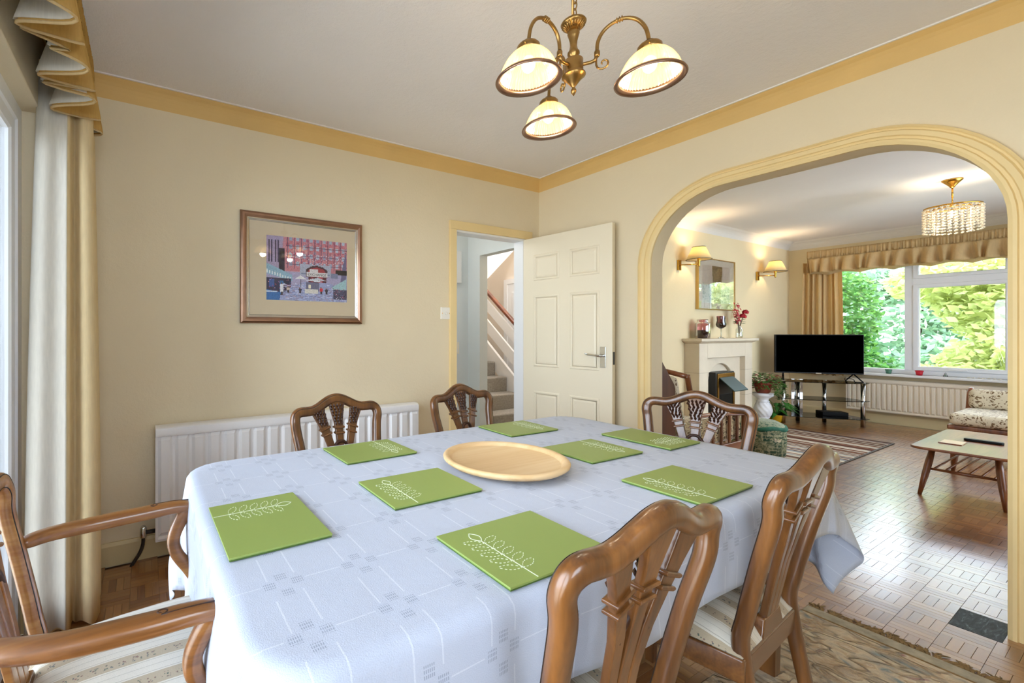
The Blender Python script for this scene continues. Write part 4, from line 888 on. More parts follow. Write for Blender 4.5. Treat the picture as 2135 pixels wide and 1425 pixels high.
# ------------------------------------------------------------------ lounge: fireplace and what stands on it
fp = thing('fireplace', 'pale stone fireplace surround with mantel shelf', 'fireplace', (3.3, YF, 0))
yF = .02
for n, b in (('upright', (2.654, yF, 0, 2.843, YF, 1.07)), ('upright', (3.765, yF, 0, 3.956, YF, 1.07)), ('lintel', (2.843, yF, .89, 3.765, YF, 1.07))): MB().box(*b).build(n, 'stone', fp, bevel=.006)
for x0, x1 in ((2.652, 2.845), (3.763, 3.958)):
    for zz in (.40, .72): MB().box(x0, yF - .0006, zz, x1, YF, zz + .003).build('joint', 'stone_joint', fp)
MB().rings([[(2.654 - o, y_, z_), (3.956 + o, y_, z_), (3.956 + o, YF, z_), (2.654 - o, YF, z_)] for o, y_, z_ in ((0, yF, 1.065), (.02, yF - .015, 1.075), (.03, yF - .025, 1.078), (.045, yF - .04, 1.088), (.055, yF - .05, 1.092), (.058, yF - .052, 1.123))]).build('mantel_shelf', 'stone', fp, bevel=.004)
bp = [(2.843, 0), (2.843, .89), (3.765, .89), (3.765, 0), (3.56, 0), (3.56, .62)] + [(3.27 + .29 * math.cos(t), .62 + .19 * math.sin(t)) for t in [PI * i / 16 for i in range(1, 16)]] + [(2.98, .62), (2.98, 0)]
MB().box(2.9, yF + .095, 0, 3.7, YF, .86).build('fireback', 'stone', fp); MB().prism(bp, 1, yF + .055, yF + .096).build('arched_panel', 'stone', fp, bevel=.008)
MB().box(2.58, -.27, 0, 4.0, yF, .05).build('hearth', 'stone', fp, bevel=.008)
gf = thing('gas_fire', 'black gas fire with brass trim and dark green hood', 'fire', (3.2, .05, .05))
MB().box(2.985, .003, .05, 3.44, .16, .715).build('casing', 'fire_black', gf, bevel=.006)
for b in ((3.02, -.006, .655, 3.43, .004, .70), (3.39, -.006, .1, 3.43, .004, .655), (3.02, -.006, .1, 3.05, .004, .655)): MB().box(*b).build('brass_trim', 'brass', gf, bevel=.002)
MB().prism([(-.004, .655), (-.004, .64), (-.15, .50), (-.155, .512)], 0, 3.06, 3.40).build('hood', 'fire_hood', gf, bevel=.003)
MB().box(3.08, -.002, .13, 3.38, .006, .45).build('fire_grate', 'black', gf, bevel=.004)
zM = 1.1235
def turned(name, label, cat, x, y, z, prof, mat, part='body', n=28, group=None):
    t = thing(name, label, cat, (x, y, z), group); MB().lathe(prof, n, (x, y, z), False).build(part, mat, t, True); return t
ja = turned('storage_jar', 'pink tinted glass jar with dark contents on the mantel shelf', 'jar', 2.83, .07, zM, [(.001, .002), (.07, .002), (.076, .01), (.076, .17), (.07, .185), (.055, .192), (.055, .222), (.06, .226)], 'jar_pink')
MB().lathe([(.001, .006), (.071, .006), (.071, .085), (.05, .10), (.02, .092), (.001, .105)], 18, (2.83, .07, zM), False).build('contents', 'potpourri', ja, True)
gb = turned('wine_goblet', 'dark red glass goblet with clear stem on the mantel shelf', 'goblet', 3.29, .08, zM, [(.001, .12), (.02, .122), (.05, .15), (.054, .175), (.042, .22), (.047, .275)], 'goblet_red', 'bowl')
MB().lathe([(.035, .001), (.033, .005), (.006, .012), (.005, .06), (.006, .118), (.012, .124)], 18, (3.29, .08, zM)).build('stem', 'clear_vase', gb, True)
MB().lathe([(.001, .13), (.03, .142), (.047, .165), (.045, .19), (.001, .19)], 18, (3.29, .08, zM), False).build('candle', 'potpourri', gb, True)
vs = turned('flower_vase', 'small clear bottle vase of red roses at the mantel end', 'vase', 3.70, .06, zM, [(.001, .002), (.033, .003), (.035, .01), (.035, .11), (.02, .135), (.018, .165), (.022, .168)], 'clear_vase', 'bottle')
rr = random.Random(2); fx, fy, fz = 3.70, .06, zM
def rose(m, c, r):
    for k in range(16):
        a = k * 2.4; rad = r * (.25 + .75 * k / 16); cz = c[2] + r * (.5 - .6 * k / 16)
        p = Vector((c[0] + rad * .75 * math.cos(a), c[1] + rad * .75 * math.sin(a), cz)); t = Vector((-math.sin(a), math.cos(a), 0)) * r * .5; o = Vector((math.cos(a), math.sin(a), .2)) * r * .35; u = Vector((0, 0, r * .45))
        m.add([p - t, p - u * .8, p + t, p + o + u, p + o * .3 + t * .6 + u * .9, p + o * .3 - t * .6 + u * .9], [(0, 1, 2, 4, 5), (5, 4, 3)])
for c, r in (((.07, -.01, .27), .048), ((.115, -.02, .325), .042)):
    m = MB(); rose(m, (fx + c[0], fy + c[1], fz + c[2]), r); m.build('rose', 'petal_red', vs, recalc=False)
    MB().tube(spline([(fx, fy, fz + .03), (fx + c[0] * .3, fy, fz + .16), (fx + c[0], fy + c[1], fz + c[2])], 4), .003, 6).build('stem', 'stem_brown', vs, True)
for ex, ez in ((-.10, .42), (-.13, .36), (-.03, .40), (-.08, .30)):
    br = spline([(fx, fy, fz + .03), (fx + ex * .3, fy, fz + .2), (fx + ex, fy, fz + ez)], 5); sb = MB().tube(br, .0022, 6).build('spray', 'stem_brown', vs, True); lm = MB()
    for p in br[5:]:
        for _ in range(4):
            q = p + Vector((rr.uniform(-.03, .03), rr.uniform(-.03, .03), rr.uniform(-.015, .025))); a = rr.uniform(0, 6); d = Vector((math.cos(a), math.sin(a) * .5, math.sin(a))) * .017; n = Vector((-d.z, .01, d.x)) * .5
            lm.add([q - d, q + n, q + d, q - n], [(0, 1, 2, 3)])
    lm.build('leaves', 'petal_red', sb, recalc=False)
lm = MB()
for k in range(16):
    a = rr.uniform(0, 6.28); q = Vector((fx + .045 * math.cos(a), fy + .04 * math.sin(a), fz + rr.uniform(.18, .27))); d = Vector((math.cos(a), math.sin(a), .1)) * .03; n = Vector((-d.y, d.x, .008)) * .5
    lm.add([q - d, q + n, q + d, q - n], [(0, 1, 2, 3)])
lm.build('green_leaves', 'leaf_dark', vs, recalc=False)
# lounge picture
lp = framed('lounge_picture', 'pale picture in a thin gilt box frame above the mantel shelf', 2.90, 3.81, 1.478, 2.115, YF, [(0, 0), (0, .035), (.008, .037), (.012, .03), (.012, .02)], 'gilt')
def paint2():
    Wd, Hh = 60, 42; r = random.Random(9); cv = [['d9d0be'] * Wd for _ in range(Hh)]
    for y in range(5, 37):
        for x in range(7, 53): cv[y][x] = 'c4b8ac' if y > 20 else 'cfd8cc'
    for y in range(5, 37):
        for x in range(22, 40):
            if abs(x - 31) < 5 + 4 * (y / 37): cv[y][x] = r.choice(['5a4a34', '6f5c40', '4a3e30', '7d7050']) if y > 18 else r.choice(['8c8c78', '7a8070', 'a4a890'])
    for i in range(150): x, y = r.randrange(8, 52), r.randrange(6, 22); cv[y][x] = r.choice(['8fae9a', 'c8d4c0', '7a9a8a'])
    return Wd, Hh, cv
a_, b_, c_ = paint2(); raster('artwork', lp, c_, a_, b_, 2.912, 3.798, 1.49, 2.103, YF - .021, 'print_glossy', .08)
MB().box(2.912, YF - .029, 1.49, 3.798, YF - .0275, 2.103).build('glazing', 'picture_glass', lp)
# swing-arm wall lamps
def sconce(x, z, sx, label):
    t = thing('wall_lamp', label, 'lamp', (x, YF, z), 'swing-arm wall lamps either side of the lounge picture'); y0 = YF
    MB().box(x - .03, y0 - .022, z - .06, x + .03, y0, z + .06).build('backplate', 'brass', t, bevel=.004)
    cx, cy = x + sx, y0 - .17
    MB().tube([(x, y0 - .02, z), (x + .01, y0 - .05, z), (x + sx * .5, y0 - .11, z - .002), (cx, cy, z - .002)], .006, 8).build('swing_arm', 'brass', t, True)
    MB().lathe([(.008, -.03), (.012, -.02), (.012, .03), (.017, .04), (.017, .085)], 14, (cx, cy, z)).build('lamp_holder', 'brass', t, True)
    sh = MB().rings([[(cx + r * math.cos(2 * PI * i / 40), cy + r * math.sin(2 * PI * i / 40), z + zz) for i in range(40)] for r, zz in ((.122, .05), (.095, .115), (.062, .195))], True, False).build('lamp_shade', 'shade_cream', t, True, solid=.002)
    for r, zz in ((.123, .05), (.063, .195)): MB().tube([(cx + r * math.cos(2 * PI * i / 32), cy + r * math.sin(2 * PI * i / 32), z + zz) for i in range(32)], .0035, 6, loop=True).build('shade_trim', 'shade_trim', sh, True)
    MB().ball((cx, cy, z + .12), .022, 10, 6).build('bulb', 'bulb_soft', t, True)
    l = bpy.data.lights.new('wall_lamp_light', 'POINT'); l.energy = 6; l.color = (1, .76, .46); l.shadow_soft_size = .03; o = bpy.data.objects.new('wall_lamp_light', l); o.location = (cx, cy, z + .155); COL.objects.link(o)
sconce(2.52, 1.985, .10, 'brass wall lamp with lit cream shade left of the lounge picture'); sconce(4.50, 1.978, .10, 'brass wall lamp with lit cream shade right of the lounge picture')

# ------------------------------------------------------------------ television and glass stand
ts = thing('tv_stand', 'curved smoked glass and chrome corner stand under the television', 'stand'); 
for zz in (.10, .325, .55):
    pl = [(-.46, -.10), (-.40, -.16), (-.2, -.20), (0, -.215), (.2, -.20), (.40, -.16), (.46, -.10), (.36, .22), (-.36, .22)]
    MB().prism(pl, 2, zz, zz + .008).build('glass_shelf', 'tinted_shelf', ts, bevel=.002, seg=1)
for x, y in ((-.40, -.09), (.40, -.09), (-.14, .16), (.14, .16)): MB().lathe([(.022, 0), (.022, .56)], 18, (x, y, 0)).build('leg', 'chrome', ts, True)
ps = MB().box(-.20, .175, .10, -.08, .185, .56).build('cable_panel', 'chrome', ts)
for zz in (.24, .46): MB().lathe([(.04, 0), (.04, .004)], 20).xf(Matrix.Translation((-.14, .173, zz)) @ Matrix.Rotation(PI / 2, 4, 'X')).build('cable_grommet', 'mount_card', ps)
tv = thing('television', 'flat black television on the glass corner stand', 'television')
MB().box(-.452, -.012, .655, .452, .03, 1.168).build('cabinet', 'black', tv, bevel=.004)
MB().box(-.444, -.0135, .672, .444, -.0115, 1.160).build('display', 'screen', tv)
MB().box(-.03, -.0145, .657, .03, -.012, .665).build('badge', 'chrome', tv)
for s in (-1, 1):
    MB().tube([(s * .36, .01, .66), (s * .40, -.10, .5625)], .007, 6).build('foot', 'black', tv, True); MB().tube([(s * .36, .01, .66), (s * .33, .11, .5625)], .007, 6).build('foot', 'black', tv, True)
for o in (ts, tv): o.location = (4.77, -.37, 0); o.rotation_euler = (0, 0, math.atan2(-.678, .597))
tag(MB().tube(spline([(4.86, -.62, .562), (4.84, -.60, .61), (4.90, -.66, .60), (4.93, -.67, .562), (4.99, -.72, .562)], 6), .004, 6).build('black_cable', 'black', None, True), 'thin black cable looped on the television stand top', 'cable')
bx2 = thing('set_top_box', 'black set-top box on the lowest glass shelf', 'box', (4.95, -.45, .108)); MB().box(-.13, -.08, 0, .13, .08, .05).xf(Matrix.Translation((4.95, -.45, .108)) @ Matrix.Rotation(math.atan2(-.678, .597), 4, 'Z')).build('case', 'black', bx2, bevel=.004)
so = thing('wall_socket', 'white double wall socket behind the television stand', 'socket', (4.62, YF, .3)); MB().box(4.55, YF - .012, .255, 4.70, YF, .345).build('plate', 'plastic_white', so, bevel=.003); MB().box(4.58, YF - .04, .27, 4.62, YF - .011, .31).build('plug', 'plastic_white', so, bevel=.003)

# ------------------------------------------------------------------ lounge window side: radiator, sill pieces, curtain, pelmet, pendant
radiator('lounge_radiator', 'cream panel radiator under the lounge window', -2.4, -.45, .155, .585, 'radiator_cream', 'y', XL, -1, .045, .05, .04)
def pot(label, y, m, r=.03, h=.055):
    t = thing('sill_pot', label, 'pot', (5.50, y, za)); MB().lathe([(.001, .0005), (r * .75, .0005), (r, h), (r * .88, h), (r * .66, .006), (.001, .006)], 20, (5.50, y, za), False).build('body', m, t, True); MB().lathe([(r * .9, h * .75), (r * 1.06, h * .78), (r * 1.06, h), (r * .9, h)], 20, (5.50, y, za), False).build('rim', m, t, True)
pot('small green pot on the lounge window sill', -.83, 'pot_green'); pot('small red pot on the lounge window sill', -1.085, 'pot_red', .034, .06)
og = thing('glass_ornament', 'tiny pale blue glass ornament on the lounge window sill', 'ornament', (5.48, -1.29, za)); MB().lathe([(.015, .0005), (.02, .004), (.018, .02), (.006, .03), (.009, .04), (.001, .05)], 12, (5.48, -1.29, za)).build('body', 'clear_vase', og, True); MB().ball((5.48, -1.29, za + .02), .01, 8, 5).build('core', 'pot_green', og, True)
for i in range(7): y = -1.46 - .035 * i; tag(MB().ball((5.47, y, za + .008), .012, 8, 5, (1, 1.2, .6)).build('seashell', 'shell', None, True), 'small white seashell in a row on the lounge window sill', 'shell', 'seashells along the window sill')
lc = thing('lounge_curtain', 'gold curtain gathered at the left of the lounge window', 'curtain', (5.45, -.25, .6))
pln = [(5.44 + (.045 if i % 2 else -.04) * (.6 + .4 * math.sin(i * 2.3)), .0 - .031 * i + .01 * math.sin(i * 1.7)) for i in range(15)]
hang(MB(), pln, .60, 2.2, .9).build('drape', 'curtain_lounge', lc, True, solid=.004)
lq = thing('lounge_pelmet', 'gathered gold pelmet with frill across the lounge window', 'pelmet', (5.35, -1.6, 2.05))
MB().rings(pel(-3.3, -.085, 5.35, 2.245, 2.35, .008, .024, 3), False, False).build('heading', 'curtain_lounge', lq, True, solid=.003)
MB().rings(pel(-3.3, -.085, 5.36, 2.045, 2.25, .045, .115, 9, -.012, 8, .008), False, False).build('frill', 'curtain_lounge', lq, True, solid=.003)
sc_ = []
for j in range(2): sc_.append([(5.385, -3.3 + 3.2 * i / 160, 2.2 if j else 1.985 + .03 * abs(math.sin(PI * (-3.3 + 3.2 * i / 160) / .30)) + .012) for i in range(161)])
MB().rings(sc_, False, False).build('scalloped_lining', 'lining_cream', lq, True, solid=.002)
MB().box(5.36, -3.3, 2.335, XL - .002, -.085, 2.35).build('pelmet_board', 'skirting_cream', lq)
MB().rings([[(5.36 + (XL - 5.364) * i / 10, -.085 + .008 * math.sin(i * 1.7) * (1 - j / 5), 2.045 + .305 * j / 5) for i in range(11)] for j in range(6)], False, False).build('return_end', 'curtain_lounge', lq, True, solid=.003)
CX, CY = 3.2, -1.69
cp = thing('crystal_pendant', 'brass crystal pendant light with bead strings on the lounge ceiling', 'light', (CX, CY, 2.05))
MB().lathe([(.001, 2.455), (.012, 2.46), (.02, 2.475), (.045, 2.505), (.06, 2.52), (.06, HL - .001), (.001, HL)], 28, (CX, CY, 0), False).build('ceiling_rose', 'brass', cp, True)
MB().lathe([(.006, 2.37), (.006, 2.46)], 10, (CX, CY, 0)).build('rod', 'brass', cp, True)
MB().tube([(CX + .014 * math.cos(t), CY, 2.347 + .022 * math.sin(t)) for t in [2 * PI * i / 16 for i in range(16)]], .0028, 6, (0, 1, 0), True).build('hook', 'brass', cp, True)
MB().lathe([(.008, 2.29), (.012, 2.30), (.012, 2.325), (.004, 2.33)], 12, (CX, CY, 0)).build('hub', 'brass', cp, True)
for rr_2, zz in ((.158, 2.292), (.105, 2.282)):
    MB().rings([[(CX + r * math.cos(2 * PI * i / 48), CY + r * math.sin(2 * PI * i / 48), z_) for i in range(48)] for r, z_ in ((rr_2, zz - .006), (rr_2 + .003, zz - .006), (rr_2 + .003, zz + .006), (rr_2, zz + .006))], True, False, True).build('ring', 'brass', cp, True)
for i in range(4): a = i * PI / 2; MB().tube([(CX, CY, 2.305), (CX + .158 * math.cos(a), CY + .158 * math.sin(a), 2.292)], .0025, 6).build('spoke', 'brass', cp, True)
bead = MB(); zz = 2.276
for k in range(9):
    r = .0105 if k < 7 else .0085; bead.rings([[(q * r * math.cos(2 * PI * i / 8), q * r * math.sin(2 * PI * i / 8), zz - 2.276 + h * r) for i in range(8)] for q, h in ((.15, -.85), (.8, -.4), (1, 0), (.8, .4), (.15, .85))]); zz -= .0235 if k < 6 else .026
b0 = bead.build('crystal_string', 'crystal', cp); ORG[b0.name] = Vector(); first = True
for n_, rad, dz in ((30, .160, 0), (18, .107, -.012)):
    for i in range(n_):
        o = b0 if first else b0.copy()
        if not first: COL.objects.link(o); o.parent = cp
        first = False; a = 2 * PI * i / n_; o.location = (rad * math.cos(a), rad * math.sin(a), 2.276 + 2.05 - 2.05 + dz)
        o.location.z = 2.276 + dz - 2.05
for v in b0.data.vertices: v.co += Vector((CX, CY, 2.05)); 
MB().ball((CX, CY, 2.23), .024, 12, 7, (1, 1, 1.3)).build('bulb', 'bulb_glow', cp, True)
l = bpy.data.lights.new('crystal_lamp', 'POINT'); l.energy = 9; l.color = (1, .85, .62); l.shadow_soft_size = .05; o = bpy.data.objects.new('crystal_lamp', l); o.location = (CX, CY, 2.19); COL.objects.link(o)

# ------------------------------------------------------------------ lounge floor pieces
sr = thing('striped_rug', 'long striped rug in front of the fireplace', 'rug', (3.2, -.7, 0)); MB().box(2.335, -1.165, .0005, 4.05, -.30, .008).build('pile', 'striped_rug', sr, bevel=.003)
for b in ((2.32, -1.18, .0005, 2.337, -.29, .009), (4.048, -1.18, .0005, 4.065, -.29, .009), (2.32, -1.18, .0005, 4.065, -1.163, .009)): MB().box(*b).build('binding', 'shade_trim', sr)
pu = thing('pouffe', 'round green tapestry pouffe with patchwork panels beside the striped rug', 'pouffe', (2.29, -.665, .008)); c = (2.29, -.665, .008)
m = MB(); n = 40; pr = [(.185, 0), (.2, .02), (.207, .15), (.205, .27)]
m.rings([[(c[0] + r * math.cos(2 * PI * i / n), c[1] + r * math.sin(2 * PI * i / n), c[2] + z_) for i in range(n + 1)] for r, z_ in pr], False, False); m.uv = [(i / n * 1.3, z_) for r, z_ in pr for i in range(n + 1)]; m.build('side', 'tapestry', pu, True)
MB().rings([[(c[0] + (r + .006 * math.sin(7 * 2 * PI * i / 40)) * math.cos(2 * PI * i / 40), c[1] + (r + .006 * math.sin(7 * 2 * PI * i / 40)) * math.sin(2 * PI * i / 40), c[2] + z_ + .008 * math.sin(5 * 2 * PI * i / 40)) for i in range(40)] for r, z_ in ((.205, .262), (.216, .275), (.214, .29), (.19, .30))], True, False).build('piping', 'piping_green', pu, True)
MB().lathe([(.2, .285), (.185, .31), (.14, .335), (.07, .345), (.001, .346)], 40, c, False).build('top_panel', 'tapestry_top', pu, True)
fc_ = bpy.data.curves.new('word', 'FONT'); fc_.body = 'bar'; fc_.size = .055; fc_.extrude = .0008
to = bpy.data.objects.new('woven_word', fc_); COL.objects.link(to); dg = bpy.context.evaluated_depsgraph_get(); dg.update(); tm = bpy.data.meshes.new_from_object(to.evaluated_get(dg)); bpy.data.objects.remove(to)
for v in tm.vertices: a = -2.2 + v.co.x / .208; rr_3 = .2068 + v.co.z; v.co = Vector((rr_3 * math.cos(a), rr_3 * math.sin(a), .165 + v.co.y))
tm.materials.clear(); tm.materials.append(MATS['mount_card']); to = bpy.data.objects.new('woven_word', tm); COL.objects.link(to); to.parent = pu
pe = thing('plant_pedestal', 'white twisted baluster pedestal beside the fireplace', 'pedestal', (4.15, -.02, 0)); c = (4.15, -.02, 0)
MB().lathe([(.105, 0), (.105, .03), (.085, .05), (.06, .07), (.07, .09)], 28, c).build('base', 'pedestal_white', pe, True)
m = MB(); rs = []
for k in range(15):
    z_ = .085 + .2 * k / 14; r0 = .06 + .035 * math.sin(PI * (k / 14) ** .9)
    rs.append([(c[0] + (r0 + .004 * math.sin(10 * (2 * PI * i / 60 + k * .12))) * math.cos(2 * PI * i / 60), c[1] + (r0 + .004 * math.sin(10 * (2 * PI * i / 60 + k * .12))) * math.sin(2 * PI * i / 60), z_) for i in range(60)])
m.rings(rs).build('twisted_shaft', 'pedestal_white', pe, True)
MB().lathe([(.055, .28), (.07, .29), (.055, .305), (.06, .33), (.095, .36), (.108, .37), (.108, .40), (.001, .40)], 28, c, False).build('top', 'pedestal_white', pe, True)
def leaf(m, p, d, L, w_, droop=.3):
    d = Vector(d).normalized(); sd = d.cross(Vector((0, 0, 1)));
    if sd.length < .05: sd = Vector((1, 0, 0))
    sd.normalize(); p = Vector(p); a = p + d * L * .4 + Vector((0, 0, .02 * L)); b = p + d * L - Vector((0, 0, droop * L)); k = Vector((0, 0, -w_ * .25))
    m.add([p, a + sd * w_ * .5 + k, b, a - sd * w_ * .5 + k, a], [(0, 1, 4), (1, 2, 4), (0, 4, 3), (4, 2, 3)])
i1 = thing('trailing_plant', 'trailing ivy in a brown pot on the white pedestal', 'plant', (4.15, -.02, .40)); rr = random.Random(6)
MB().lathe([(.06, .4005), (.075, .42), (.1, .53), (.105, .545), (.09, .545), (.08, .52), (.001, .52)], 24, c, False).build('pot', 'terracotta', i1, True)
m = MB(); mr = MB()
for k in range(380):
    a = rr.uniform(0, 6.28); r = .02 + .16 * rr.random() ** .7; p = (c[0] + r * math.cos(a), c[1] + r * math.sin(a) * .9, .54 + rr.uniform(-.06, .14) - r * .25); leaf(m if rr.random() < .78 else mr, p, (math.cos(a), math.sin(a), rr.uniform(-.2, .6)), rr.uniform(.035, .07), rr.uniform(.02, .035))
for vx, vy, dz in ((.2, -.1, -.14), (.27, -.06, -.22), (.1, -.16, -.12), (-.05, -.15, -.13), (.24, -.14, -.05), (.32, -.13, -.3)):
    vp = spline([(c[0], c[1], .53), (c[0] + vx * .6, c[1] + vy * .6, .57), (c[0] + vx, c[1] + vy, .53 + dz * .5), (c[0] + vx * 1.02, c[1] + vy, .53 + dz)], 6); MB().tube(vp, .002, 5).build('vine', 'stem_green', i1, True)
    for p in vp[3:]:
        for _ in range(3): a = rr.uniform(0, 6.28); leaf(m, p, (math.cos(a), math.sin(a), 0), .035, .024)
m.build('leaves', 'leaf_ivy', i1, recalc=False)['kind'] = 'stuff'; mr.build('reddish_leaves', 'leaf_red', i1, recalc=False)['kind'] = 'stuff'
i2 = thing('potted_plant', 'broad-leaved green plant in a yellow pot on the lounge floor', 'plant', (4.42, -.06, 0)); c = (4.42, -.06)
MB().lathe([(.05, .0005), (.075, .09), (.078, .10), (.068, .10), (.06, .085), (.001, .085)], 20, (c[0], c[1], 0), False).build('pot', 'yellow_pot', i2, True)
for k in range(30):
    a = rr.uniform(0, 6.28); h = rr.uniform(.12, .3); r = rr.uniform(.03, .12); m = MB(); tip = Vector((c[0] + r * math.cos(a), c[1] + r * math.sin(a), h)); leaf(m, tip, (math.cos(a), math.sin(a), rr.uniform(-.5, .35)), rr.uniform(.12, .19), rr.uniform(.05, .075), .35)
    m.tube([(c[0], c[1], .085), tip], .0025, 5); m.build('leaf', 'leaf_dark', i2, recalc=False)
# coffee table
cf = thing('coffee_table', 'elm coffee table with spindle magazine rack beneath', 'table', (2.55, -1.9, 0))
MB().prism(rrect(1.98, 3.12, -2.135, -1.675, .07), 2, .345, .365).build('tabletop', 'elm', cf, bevel=.007)
for x, y, fx_, fy_ in ((2.17, -1.76, 2.06, -1.715), (2.17, -2.04, 2.045, -2.085), (2.93, -1.76, 3.04, -1.715), (2.93, -2.04, 3.05, -2.085)):
    a, b = Vector((x, y, .347)), Vector((fx_, fy_, 0)); MB().tube([a, a.lerp(b, .3), a.lerp(b, .6), b], [.014, .019, .018, .010], 12).build('leg', 'elm_leg', cf, True)
MB().box(2.13, -2.05, .325, 2.21, -1.75, .346).build('bearer', 'elm_leg', cf, bevel=.004); MB().box(2.89, -2.05, .325, 2.97, -1.75, .346).build('bearer', 'elm_leg', cf, bevel=.004)
for x in (2.125, 2.975): MB().tube([(x, -2.07, .19), (x, -1.9, .19), (x, -1.73, .19)], [.008, .012, .008], 10).build('stretcher', 'elm_leg', cf, True)
for y in [-2.03 + .052 * i for i in range(6)]: MB().tube([(2.125, y, .192), (2.975, y, .192)], .006, 8).build('rack_spindle', 'elm_leg', cf, True)
tag(MB().prism(rrect(2.55, 2.6, -2.02, -1.84, .018), 2, .3655, .384).build('remote_control', 'black', None, bevel=.004), 'black remote control on the coffee table', 'remote')
bk = thing('coaster', 'flat square wooden coaster on the coffee table', 'coaster', (2.37, -1.82, .365)); MB().box(2.27, -1.875, .3655, 2.44, -1.765, .372).build('board', 'elm', bk, bevel=.002); MB().box(2.275, -1.87, .372, 2.435, -1.77, .3728).build('cover', 'mount_card', bk)
# armchairs of the lounge suite
def cushion(b, name, par, mat, puff=.02, n=10):
    x0, y0, z0, x1, y1, z1 = b; m = MB()
    m.box(*b); o = m.build(name, mat, par, True, bevel=min(x1 - x0, y1 - y0, z1 - z0) * .36, seg=5); return o
a1 = thing('lounge_chair', 'slat-sided wooden easy chair with floral cushions beside the bureau', 'armchair', (.75, -.68, 0))
for y in (-1.0, -.38):
    MB().tube(spline([(.36, y, .60), (.6, y, .595), (.9, y, .58), (1.1, y, .565), (1.14, y, .545)], 4), [.016] * 8 + [.02] * 9, 10).build('armrest', 'elm', a1, True)
    MB().box(.36, y - .016, .30, 1.15, y + .016, .36).build('side_rail', 'elm', a1, bevel=.006)
    for x in (.62, .74, .86, .98): MB().box(x - .012, y - .007, .36, x + .012, y + .007, .585).build('slat', 'elm_leg', a1, bevel=.003)
    MB().tube([(1.09, y, .57), (1.10, y, .33), (1.13, y, .0)], [.016, .02, .012], 10).build('leg', 'elm_leg', a1, True); MB().tube([(.42, y, .58), (.40, y, .32), (.36, y, .0)], [.016, .02, .012], 10).build('leg', 'elm_leg', a1, True)
    MB().tube(spline([(.44, y, .34), (.36, y, .6), (.30, y, .80), (.27, y, .90)], 4), .017, 10).build('back_post', 'elm_leg', a1, True)
MB().tube(spline([(.27, -1.0, .89), (.255, -.85, .92), (.25, -.69, .93), (.255, -.53, .92), (.27, -.38, .89)], 4), .018, 10).build('crest_rail', 'elm', a1, True)
cushion((.42, -.96, .34, 1.14, -.42, .47), 'seat_cushion', a1, 'floral_cushion')
bc = MB().box(-.055, -.23, 0, .055, .23, .45).xf(Matrix.Translation((.46, -.66, .44)) @ Matrix.Rotation(-.28, 4, 'Y')).build('back_cushion', 'floral_cushion', a1, True, bevel=.045, seg=5)
cushion((.46, -.985, .38, 1.08, -.955, .56), 'side_cushion', a1, 'floral_shade')
a1.location.x += .06
bu = thing('bureau', 'narrow brown wooden bureau with sloping front beside the arch', 'bureau', (.22, -.70, 0)); MB().prism([(.135, 0), (.305, 0), (.305, .80), (.292, .83), (.135, 1.005)], 1, -.937, -.915).build('side_panel', 'bureau_wood', bu, bevel=.002); MB().prism([(.14, .05), (.29, .05), (.29, .80), (.28, .83), (.14, .985)], 1, -.915, -.45).build('carcass', 'bureau_wood', bu)
for z_ in (.12, .34, .56): MB().box(.288, -.895, z_, .297, -.47, z_ + .19).build('drawer_front', 'bureau_wood', bu, bevel=.003)
a2 = thing('easy_chair', 'low wooden easy chair with floral cushions under the lounge window', 'armchair', (4.0, -2.0, 0))
for y in (-1.62, -2.36):
    MB().tube([(3.72, y, .33), (3.66, y, .0)], [.02, .013], 10).build('leg', 'elm_leg', a2, True); MB().tube([(4.3, y, .33), (4.4, y, .0)], [.02, .013], 10).build('leg', 'elm_leg', a2, True)
    MB().tube(spline([(4.28, y, .32), (4.34, y, .48), (4.38, y, .58), (4.44, y, .62)], 4), .02, 10).build('back_post', 'elm', a2, True)
MB().box(3.64, -2.39, .29, 4.34, -1.59, .335).build('seat_frame', 'elm_leg', a2, bevel=.01)
cushion((3.62, -2.37, .335, 4.28, -1.60, .445), 'seat_cushion', a2, 'floral_cushion'); cushion((4.26, -2.36, .43, 4.40, -1.62, .63), 'back_cushion', a2, 'floral_cushion')
tw = thing('knitted_throw', 'folded cream throw over the back of the low easy chair', 'throw', (4.33, -1.98, .63)); MB().ball((4.34, -2.0, .66), .07, 14, 8, (.9, 1.6, .55)).build('fold', 'lining_cream', tw, True); MB().ball((4.32, -1.95, .645), .05, 12, 7, (1.1, 1.6, .5)).build('fold', 'lining_cream', tw, True)

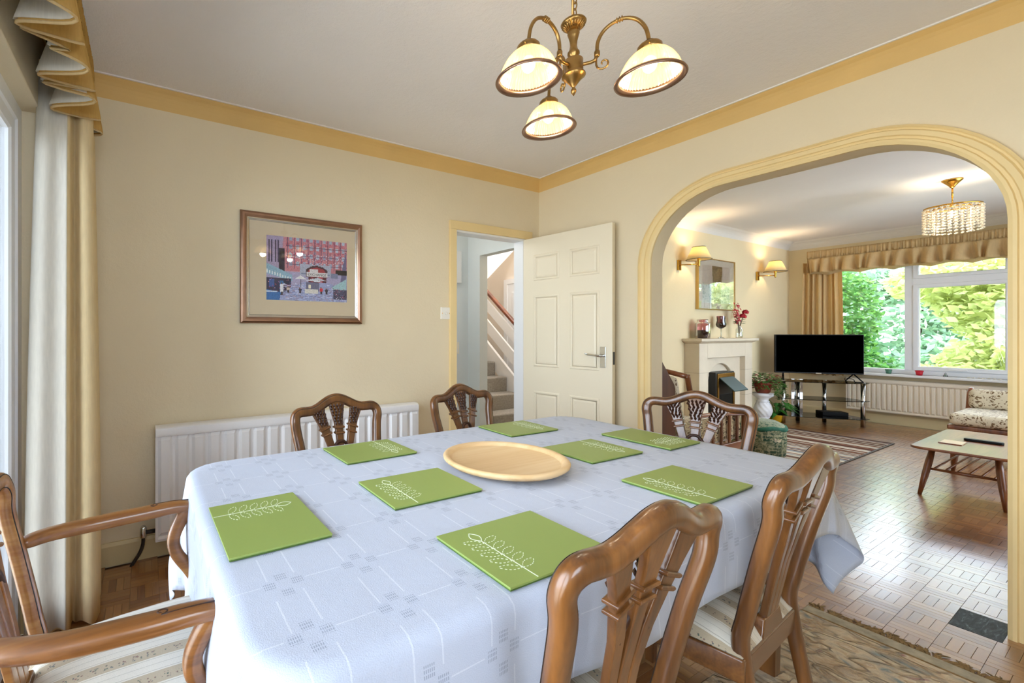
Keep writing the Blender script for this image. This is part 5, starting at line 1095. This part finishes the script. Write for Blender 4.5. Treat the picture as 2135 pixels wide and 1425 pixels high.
# ------------------------------------------------------------------ garden: hedge, trees
def foliage(mb, cx, cy, cz, rx, ry, rz, n, size, rnd, shell=.55):
    for _ in range(n):
        while True:
            u = Vector((rnd.uniform(-1, 1), rnd.uniform(-1, 1), rnd.uniform(-1, 1)))
            if shell < u.length < 1: break
        p = Vector((cx + u.x * rx, cy + u.y * ry, cz + u.z * rz)); s = size * rnd.uniform(.6, 1.4); a = Vector((rnd.uniform(-1, 1), rnd.uniform(-1, 1), rnd.uniform(-.6, .6))).normalized(); b = a.cross(Vector((rnd.uniform(-1, 1), rnd.uniform(-1, 1), rnd.uniform(-1, 1)))).normalized()
        mb.add([p - a * s, p + b * s * .55, p + a * s, p - b * s * .55], [(0, 1, 2), (0, 2, 3)])
rg2 = random.Random(21)
def tree(name, label, x, y, clumps, mat, size, trunk):
    t = thing(name, label, 'tree', (x, y, -.4)); m = MB()
    for c in clumps: foliage(m, *c, size, rg2)
    m.build('foliage', mat, t, recalc=False)['kind'] = 'stuff'
    MB().tube(spline(trunk, 3), [.09 - .006 * i for i in range(3 * (len(trunk) - 1) + 1)], 8).build('trunk', 'bark', t, True)
tree('ivy_hedge', 'dark green ivy covered hedge at the left of the lounge window view', 7.0, .0, [(7.0, .05, .5, .45, .5, 1.0, 2600), (6.9, -.05, 1.5, .45, .42, .75, 2000), (6.8, -.35, .35, .4, .45, .55, 1400), (7.3, .35, 1.9, .5, .45, .6, 1100)], 'leaf_hedge', .045, [(7.0, .1, -.4), (7.0, .1, .8), (7.0, .05, 1.6)])
tree('maple_tree', 'yellow green leafy tree filling the right of the lounge window view', 8.3, -2.6, [(8.3, -2.0, .7, .9, 1.2, .9, 4600), (8.4, -3.2, 1.2, 1, 1.4, 1.1, 4600), (8.7, -1.7, 1.7, .8, 1.1, .75, 3200), (8.0, -1.2, .3, .7, .8, .6, 1900), (8.7, -1.0, 2.05, .7, .9, .45, 1900)], 'leaf_yellowgreen', .07, [(8.5, -2.6, -.4), (8.5, -2.5, .5), (8.4, -2.4, 1.4)])
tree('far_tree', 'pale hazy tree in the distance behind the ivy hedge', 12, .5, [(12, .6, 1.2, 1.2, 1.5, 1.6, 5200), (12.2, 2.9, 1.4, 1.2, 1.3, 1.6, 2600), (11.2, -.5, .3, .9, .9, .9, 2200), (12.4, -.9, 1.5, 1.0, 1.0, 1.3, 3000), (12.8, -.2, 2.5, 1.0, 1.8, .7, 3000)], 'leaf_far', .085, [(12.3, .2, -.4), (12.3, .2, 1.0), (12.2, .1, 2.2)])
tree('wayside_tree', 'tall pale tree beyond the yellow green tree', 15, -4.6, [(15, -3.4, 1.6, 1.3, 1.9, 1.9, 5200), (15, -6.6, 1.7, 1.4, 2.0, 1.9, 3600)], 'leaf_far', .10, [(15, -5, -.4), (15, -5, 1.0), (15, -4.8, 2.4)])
